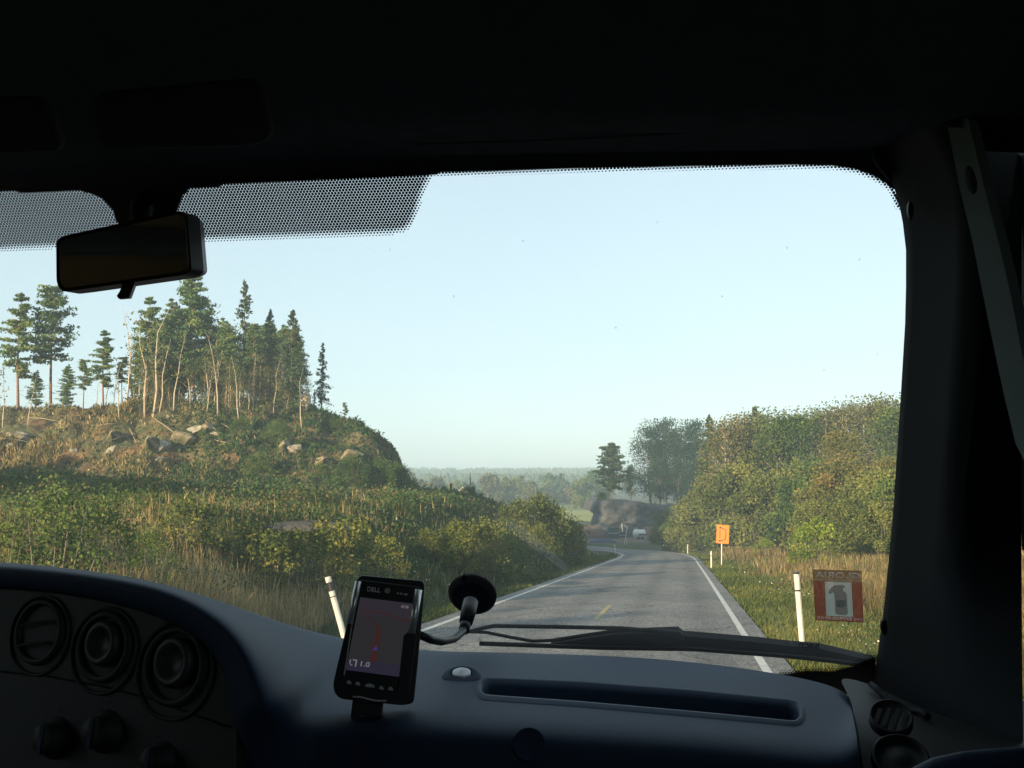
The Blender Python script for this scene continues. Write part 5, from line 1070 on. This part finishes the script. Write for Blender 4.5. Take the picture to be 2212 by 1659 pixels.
post(1482, 1189, 118, 'small white marker post at the outer edge of the bend', (.01,0), 1.1)
e = empty('marker_post', (gx(737,18), 18, gz(gx(737,18),18)), 'leaning white marker post with black-and-white top, beside the handheld computer', 'marker post', 'white roadside marker posts')
b0 = e.location.copy(); tp = at(708, 1246, 18); dv = (tp-at(735, 1345, 18)); b0 = at(748, 1392, 18)
U = lambda t: b0+(tp-b0)*t
MB().tube([U(-.3), U(.70)], .05, 10).build('post', M_post, e); MB().tube([U(.70), U(.715)], .052, 10).build('black_band', M_black, e); MB().tube([U(.715), U(.79)], .05, 10).build('reflector', M_post, e)
MB().tube([U(.79), U(.92)], .051, 10).build('black_band', M_black, e); MB().tube([U(.92), U(1.0)], .05, 10).build('cap', M_post, e)
post(1328, 1191, 112, 'distant white marker post on the inner edge of the bend', (-.12,0), 1.1, dark=True)
post(1352, 1180, 178.5, 'farthest marker post, between the bend and the gravel yard', (0,0), 1.2, x=gx(1352,178.5))
def spost(x, y, z, h, lean, r=.035): return MB().tube([(x, y, z-.2), (x+lean, y, z+h)], r, 8)
# orange diversion sign
Y = 74; pc = at(1560, 1154, Y); x = pc.x; z = gz(gx(1554, Y), Y)
sg = empty('diversion_sign', (gx(1554,Y), Y, z), 'orange road sign with a black diversion symbol on a white leaning pole', 'road sign')
q4 = [(1549,1133),(1575,1135),(1574,1175),(1547,1173)]; SPL = Plane(at(1560,1154,Y), (-.18,-1,.03)); m = slab(SPL, q4, 0, .03); m.build('board', M_orange, sg)
MB().tube([(gx(1554,Y), Y+.06, z-.3), SPL((1559,1173),-.06), SPL((1561,1140),-.06)], .04, 8).build('pole', M_post, sg)
m = MB(); bq = lambda u, v: SPL(bil(q4, u, v), .006)
def bar(a, b, w_):
    A, B = bq(*a), bq(*b); d_ = (B-A).normalized(); s_ = d_.cross(SPL.n)*w_; m.add([A-s_, A+s_, B+s_, B-s_], [(0,1,2,3)])
bar((.28,.15),(.42,.15),.03); bar((.20,.845),(.42,.845),.03); bar((.27,.88),(.27,.80),.045); bar((.25,.18),(.25,.10),.045)
for k in range(4): v = .30+.12*k; bar((.26,v),(.26,v+.055),.045)
bar((.27,.85),(.75,.74),.028); bar((.75,.74),(.74,.22),.028); bar((.74,.22),(.26,.14),.028)
m.build('diversion_symbol', M_black, sg)
# arrow board by the yard
Y = 180; ab = empty('arrow_board', (gx(1347,Y), Y, -8.95), 'narrow white arrow board tilted on a thin leaning pole beside the yard hut', 'road sign')
MB().tube([at(1348,1180,Y), at(1355,1140,Y)], .05, 6).build('pole', M_post, ab); SP2 = Plane(at(1357,1138,Y-.1), (0,-1,0))
slab(SP2, [(1346,1137),(1347.5,1131),(1358,1138),(1356.5,1144)], 0, .05).build('board', M_post, ab)
# yard: hut, containers, white tank trailer, debris
M_gmound = groundmat('grey_gravel', [(.3,(.05,.048,.046)),(.6,(.10,.095,.088)),(.8,(.16,.15,.14))], 6, bump=.8, bscale=9); M_earth = plain('brown_earth', (.16,.10,.07), .95, var=.3, scale=3, bump=.6, bscale=6); M_hut = plain('red_brown_boards', (.70,.34,.20), .85, var=.2, scale=3); M_tar = plain('dark_roof_felt', (.03,.032,.036), .9, var=.2, scale=2); M_cont = plain('dark_green_steel', (.06,.10,.095), .7, var=.3, scale=1.5); M_tank = plain('white_tank_paint', (.62,.63,.62), .5, var=.12, scale=2); M_blue = plain('blue_tarpaulin', (.03,.05,.10), .6, var=.3, scale=2)
Y = 212; hb_ = -9.1
hut = empty('yard_hut', (gx(1385,Y), Y, hb_), 'small red-brown wooden hut with a dark pitched roof below the rock face', 'hut')
x0, x1 = gx(1349,Y), gx(1392,Y); zr_ = zt(1158,Y); za = zt(1132,Y); xm = gx(1352, Y)
MB().box(((x0+x1)/2, Y+2, (hb_+zr_)/2), (x1-x0, 4, zr_-hb_)).build('wall', M_hut, hut)
rf = MB(); 
rf.add([(x0-.4,Y-.3,zr_-.25),(x1+.3,Y-.3,zr_-.25),(x1+.3,Y+2,za),(x0-.4,Y+2,za),(x1+.3,Y+4.3,zr_-.25),(x0-.4,Y+4.3,zr_-.25),(x0-.4,Y-.3,zr_-.1),(x1+.3,Y-.3,zr_-.1),(x1+.3,Y+2,za+.15),(x0-.4,Y+2,za+.15),(x1+.3,Y+4.3,zr_-.1),(x0-.4,Y+4.3,zr_-.1)], [(0,1,2,3),(3,2,4,5),(6,9,8,7),(9,11,10,8),(0,6,7,1),(4,10,11,5),(0,3,9,6),(3,5,11,9),(1,7,8,2),(2,8,10,4)]); rfo = rf.build('roof', M_tar, hut)
MB().add([(x0-.02,Y,zr_),(x0-.02,Y+4,zr_),(x0-.02,Y+2,za-.05)], [(0,1,2)]).build('gable', M_hut, hut)
MB().tube([(x0-.45,Y-.3,zr_-.2),(x0-.45,Y+2,za+.05)], .1, 5).build('barge_board', M_post, rfo)
MB().box((gx(1372,Y), Y-.02, hb_+1.0), (.85,.06,1.9)).build('door', M_wood, hut)
MB().box((gx(1384,Y), Y-.02, hb_+1.5), (.6,.06,.5)).build('window', M_black, hut)
def container(dx0, dx1, ty, by, Y, lab):
    a, b = gx(dx0, Y), gx(dx1, Y); zb_ = zt(by, Y); zt_ = zt(ty, Y); e = empty('container', ((a+b)/2, Y, zb_), lab, 'container')
    m = MB(); n = 14
    for k in range(n):
        xa = a+(b-a)*k/n; m.box((xa+(b-a)/n*.5, Y+1.2, (zb_+zt_)/2+.05), ((b-a)/n*.62, 2.4+.12, zt_-zb_-.3))
    m.box(((a+b)/2, Y+1.2, (zb_+zt_)/2), (b-a-.1, 2.38, zt_-zb_-.1)); m.build('body', M_cont, e)
    for k in (a+.06, b-.06): MB().box((k, Y-.03, (zb_+zt_)/2), (.16,.16,zt_-zb_)).build('corner_post', M_cont, e)
    MB().box(((a+b)/2, Y-.05, zt_-.08), (b-a,.2,.16)).build('top_rail', M_cont, e); MB().box(((a+b)/2, Y-.05, (zt_+zb_)/2), (b-a,.17,.10)).build('mid_rail', M_steel, e)
container(1313, 1335, 1138, 1163, 205, 'dark green corrugated site container left standing before the rock face'); container(1336, 1348, 1148, 1163, 209, 'short dark container squeezed between green container and hut')
Y = 204; tk_ = empty('tank_trailer', (gx(1378,Y), Y, zt(1164,Y)), 'white rounded tank trailer parked in front of the hut', 'trailer')
xa, xb, zc = gx(1365,Y), gx(1392,Y), zt(1151,Y); R = .72
MB().lathe((xa, Y, zc), (0,1,0), (0,0,1), (1,0,0), [(.001,-.02),(R*.6,.02),(R*.92,.15),(R,.35),(R,xb-xa-.3),(R*.8,xb-xa-.05),(.001,xb-xa)], 20).build('tank', M_tank, tk_, smooth=True)
MB().box(((xa+xb)/2+.2, Y, zc-R-.05), (xb-xa, .9, .14)).build('chassis', M_steel, tk_); MB().box(((xa+xb)/2+.5, Y-R-.02, zc-.15), (1.3,.05,.22)).build('dark_panel', M_black, tk_)
for k in (.45, .75):
    for sy in (-.55, .55): MB().lathe((xa+(xb-xa)*k, Y+sy, zc-R-.22), (1,0,0), (0,0,1), (0,1,0), [(.001,-.09),(.26,-.09),(.28,0),(.26,.09),(.001,.09)], 18).build('wheel', M_rubber, tk_)
r_ = np.random.default_rng(5)
def heap(name, c, d, mat, seed, lab, cat, fr=1.0):
    g = np.random.default_rng(seed); rows = []; n = 22
    for j in range(9):
        t = j/8; row = []
        for k in range(n+1):
            a = 2*math.pi*(k % n)/n; q = math.sqrt(max(0, 1-t**1.6)); s_ = 1+.22*math.sin(3*a+seed)+.12*math.sin(7*a+2*seed+3*t); row.append((math.cos(a)*d[0]*q*s_, math.sin(a)*d[1]*q*s_, d[2]*t*(1+.12*math.sin(5*a+t*4))*(1-.15*t)))
        rows.append(row)
    o = rows_mesh(name, rows, mat, None); o.location = c; return tag(o, lab, cat)
heap('debris_pile', (gx(1297,192), 192, -9.0), (2.6,1.5,.9), M_blue, 2, 'low dark blue tarpaulin heap on the gravel yard', 'debris heap')
heap('rubble_heap', (gx(1268,208), 210, -9.3), (3.9,3,2.9), M_gravel, 4, 'broad grey-brown rubble heap between thicket and containers', 'rubble heap')
heap('rubble_heap', (gx(1300,216), 217, -9.3), (4,2.5,3.0), M_rock, 6, 'stony heap leaning on the rock face beside the green container', 'rubble heap')
heap('brushwood_pile', (gx(1402,210), 213, -9.1), (2.4,2,2.4), M_earth, 8, 'brown earth bank beside the hut, behind the tank trailer', 'earth bank')
heap('gravel_mound', (gx(660,33), 34, meadow(np.array([gx(660,33.)]), np.array([34.]))[0]-.15), (1.3,1.2,.32), M_gmound, 3, 'smooth grey gravel mound behind the yellow shrubs', 'gravel mound')
heap('gravel_mound', (gx(430,62), 62, meadow(np.array([gx(430,62.)]), np.array([62.]))[0]-.2), (2.2,2,.4), M_gmound, 7, 'brownish gravel mound out on the green meadow under the hill', 'gravel mound')
# pale house and bare pole on the skyline, red-roofed cottage far off
M_hw = plain('pale_yellow_boards', (.62,.56,.36), .8, var=.08); M_rr = plain('red_tin_roof', (.2,.06,.04), .6, var=.2, scale=1)
def house(nm, x, Y, z, w_, h, ph, mat, roofm, lab):
    e = empty(nm, (x, Y, z), lab, 'house'); m = MB().box((x, Y+3, z+h/2), (w_, 6, h)); m.add([(x-w_/2,Y-.01,z+h),(x+w_/2,Y-.01,z+h),(x,Y-.01,z+h+ph)], [(0,1,2)]); m.build('wall', mat, e)
    q = .4; V = []
    for yy_ in (Y-q, Y+6+q):
        for (a, b) in ((-w_/2-q, h-q*.8), (0, h+ph+.05), (w_/2+q, h-q*.8)): V += [(x+a, yy_, z+b), (x+a, yy_, z+b+.2)]
    r = MB().add(V, [(0,2,8,6),(2,4,10,8),(1,7,9,3),(3,9,11,5),(0,1,3,2),(2,3,5,4),(6,8,9,7),(8,10,11,9),(0,6,7,1),(4,5,11,10)]).build('roof', roofm, e)
    MB().box((x+.6, Y+3, z+h+ph), (.6,.6,1.4)).build('chimney', M_rock, r)
    for k in (-.25, .25): MB().box((x+w_*k, Y-.03, z+h*.6), (w_*.14, .06, h*.3)).build('window', M_black, e)
Y = 260; zg = -9.0; house('farm_house', gx(1000,Y), Y, zt(1082,Y), 2.6, zt(1064,Y)-zt(1082,Y), zt(1054,Y)-zt(1064,Y), M_hw, M_post, 'pale yellow gabled house on the skyline between small dark spruces')
Y = 450; house('farm_house', gx(1272,Y), Y, -9.4, 3.6, 3.4, 1.6, M_hw, M_rr, 'far red-roofed cottage half hidden by field trees')
Y = 152; x = gx(1016,Y); z = gz(x, Y); pl2 = MB().tube([(x,Y,z-.3),(x+.02,Y,zt(1040,Y)),(x,Y,zt(1020,Y))], [.16,.10,.03], 6).build('bare_pole', M_wood); tag(pl2, 'bare weathered pole rising above the pale house', 'pole')

# ------------------------------------------------------------ haze
hm = bpy.data.materials.new('morning_haze'); hm.use_nodes = True; t = hm.node_tree; t.nodes.remove(t.nodes['Principled BSDF'])
pv = t.nodes.new('ShaderNodeVolumePrincipled'); pv.inputs['Color'].default_value = (.62,.84,1.0,1); pv.inputs['Density'].default_value = .00062; pv.inputs['Anisotropy'].default_value = 0
t.links.new(pv.outputs[0], t.nodes['Material Output'].inputs['Volume'])
hz = MB().box((0, 1700, 10), (5400, 4000, 60)).build('haze', hm); tag(hz, 'pale morning haze over the valley', None, None, 'stuff')
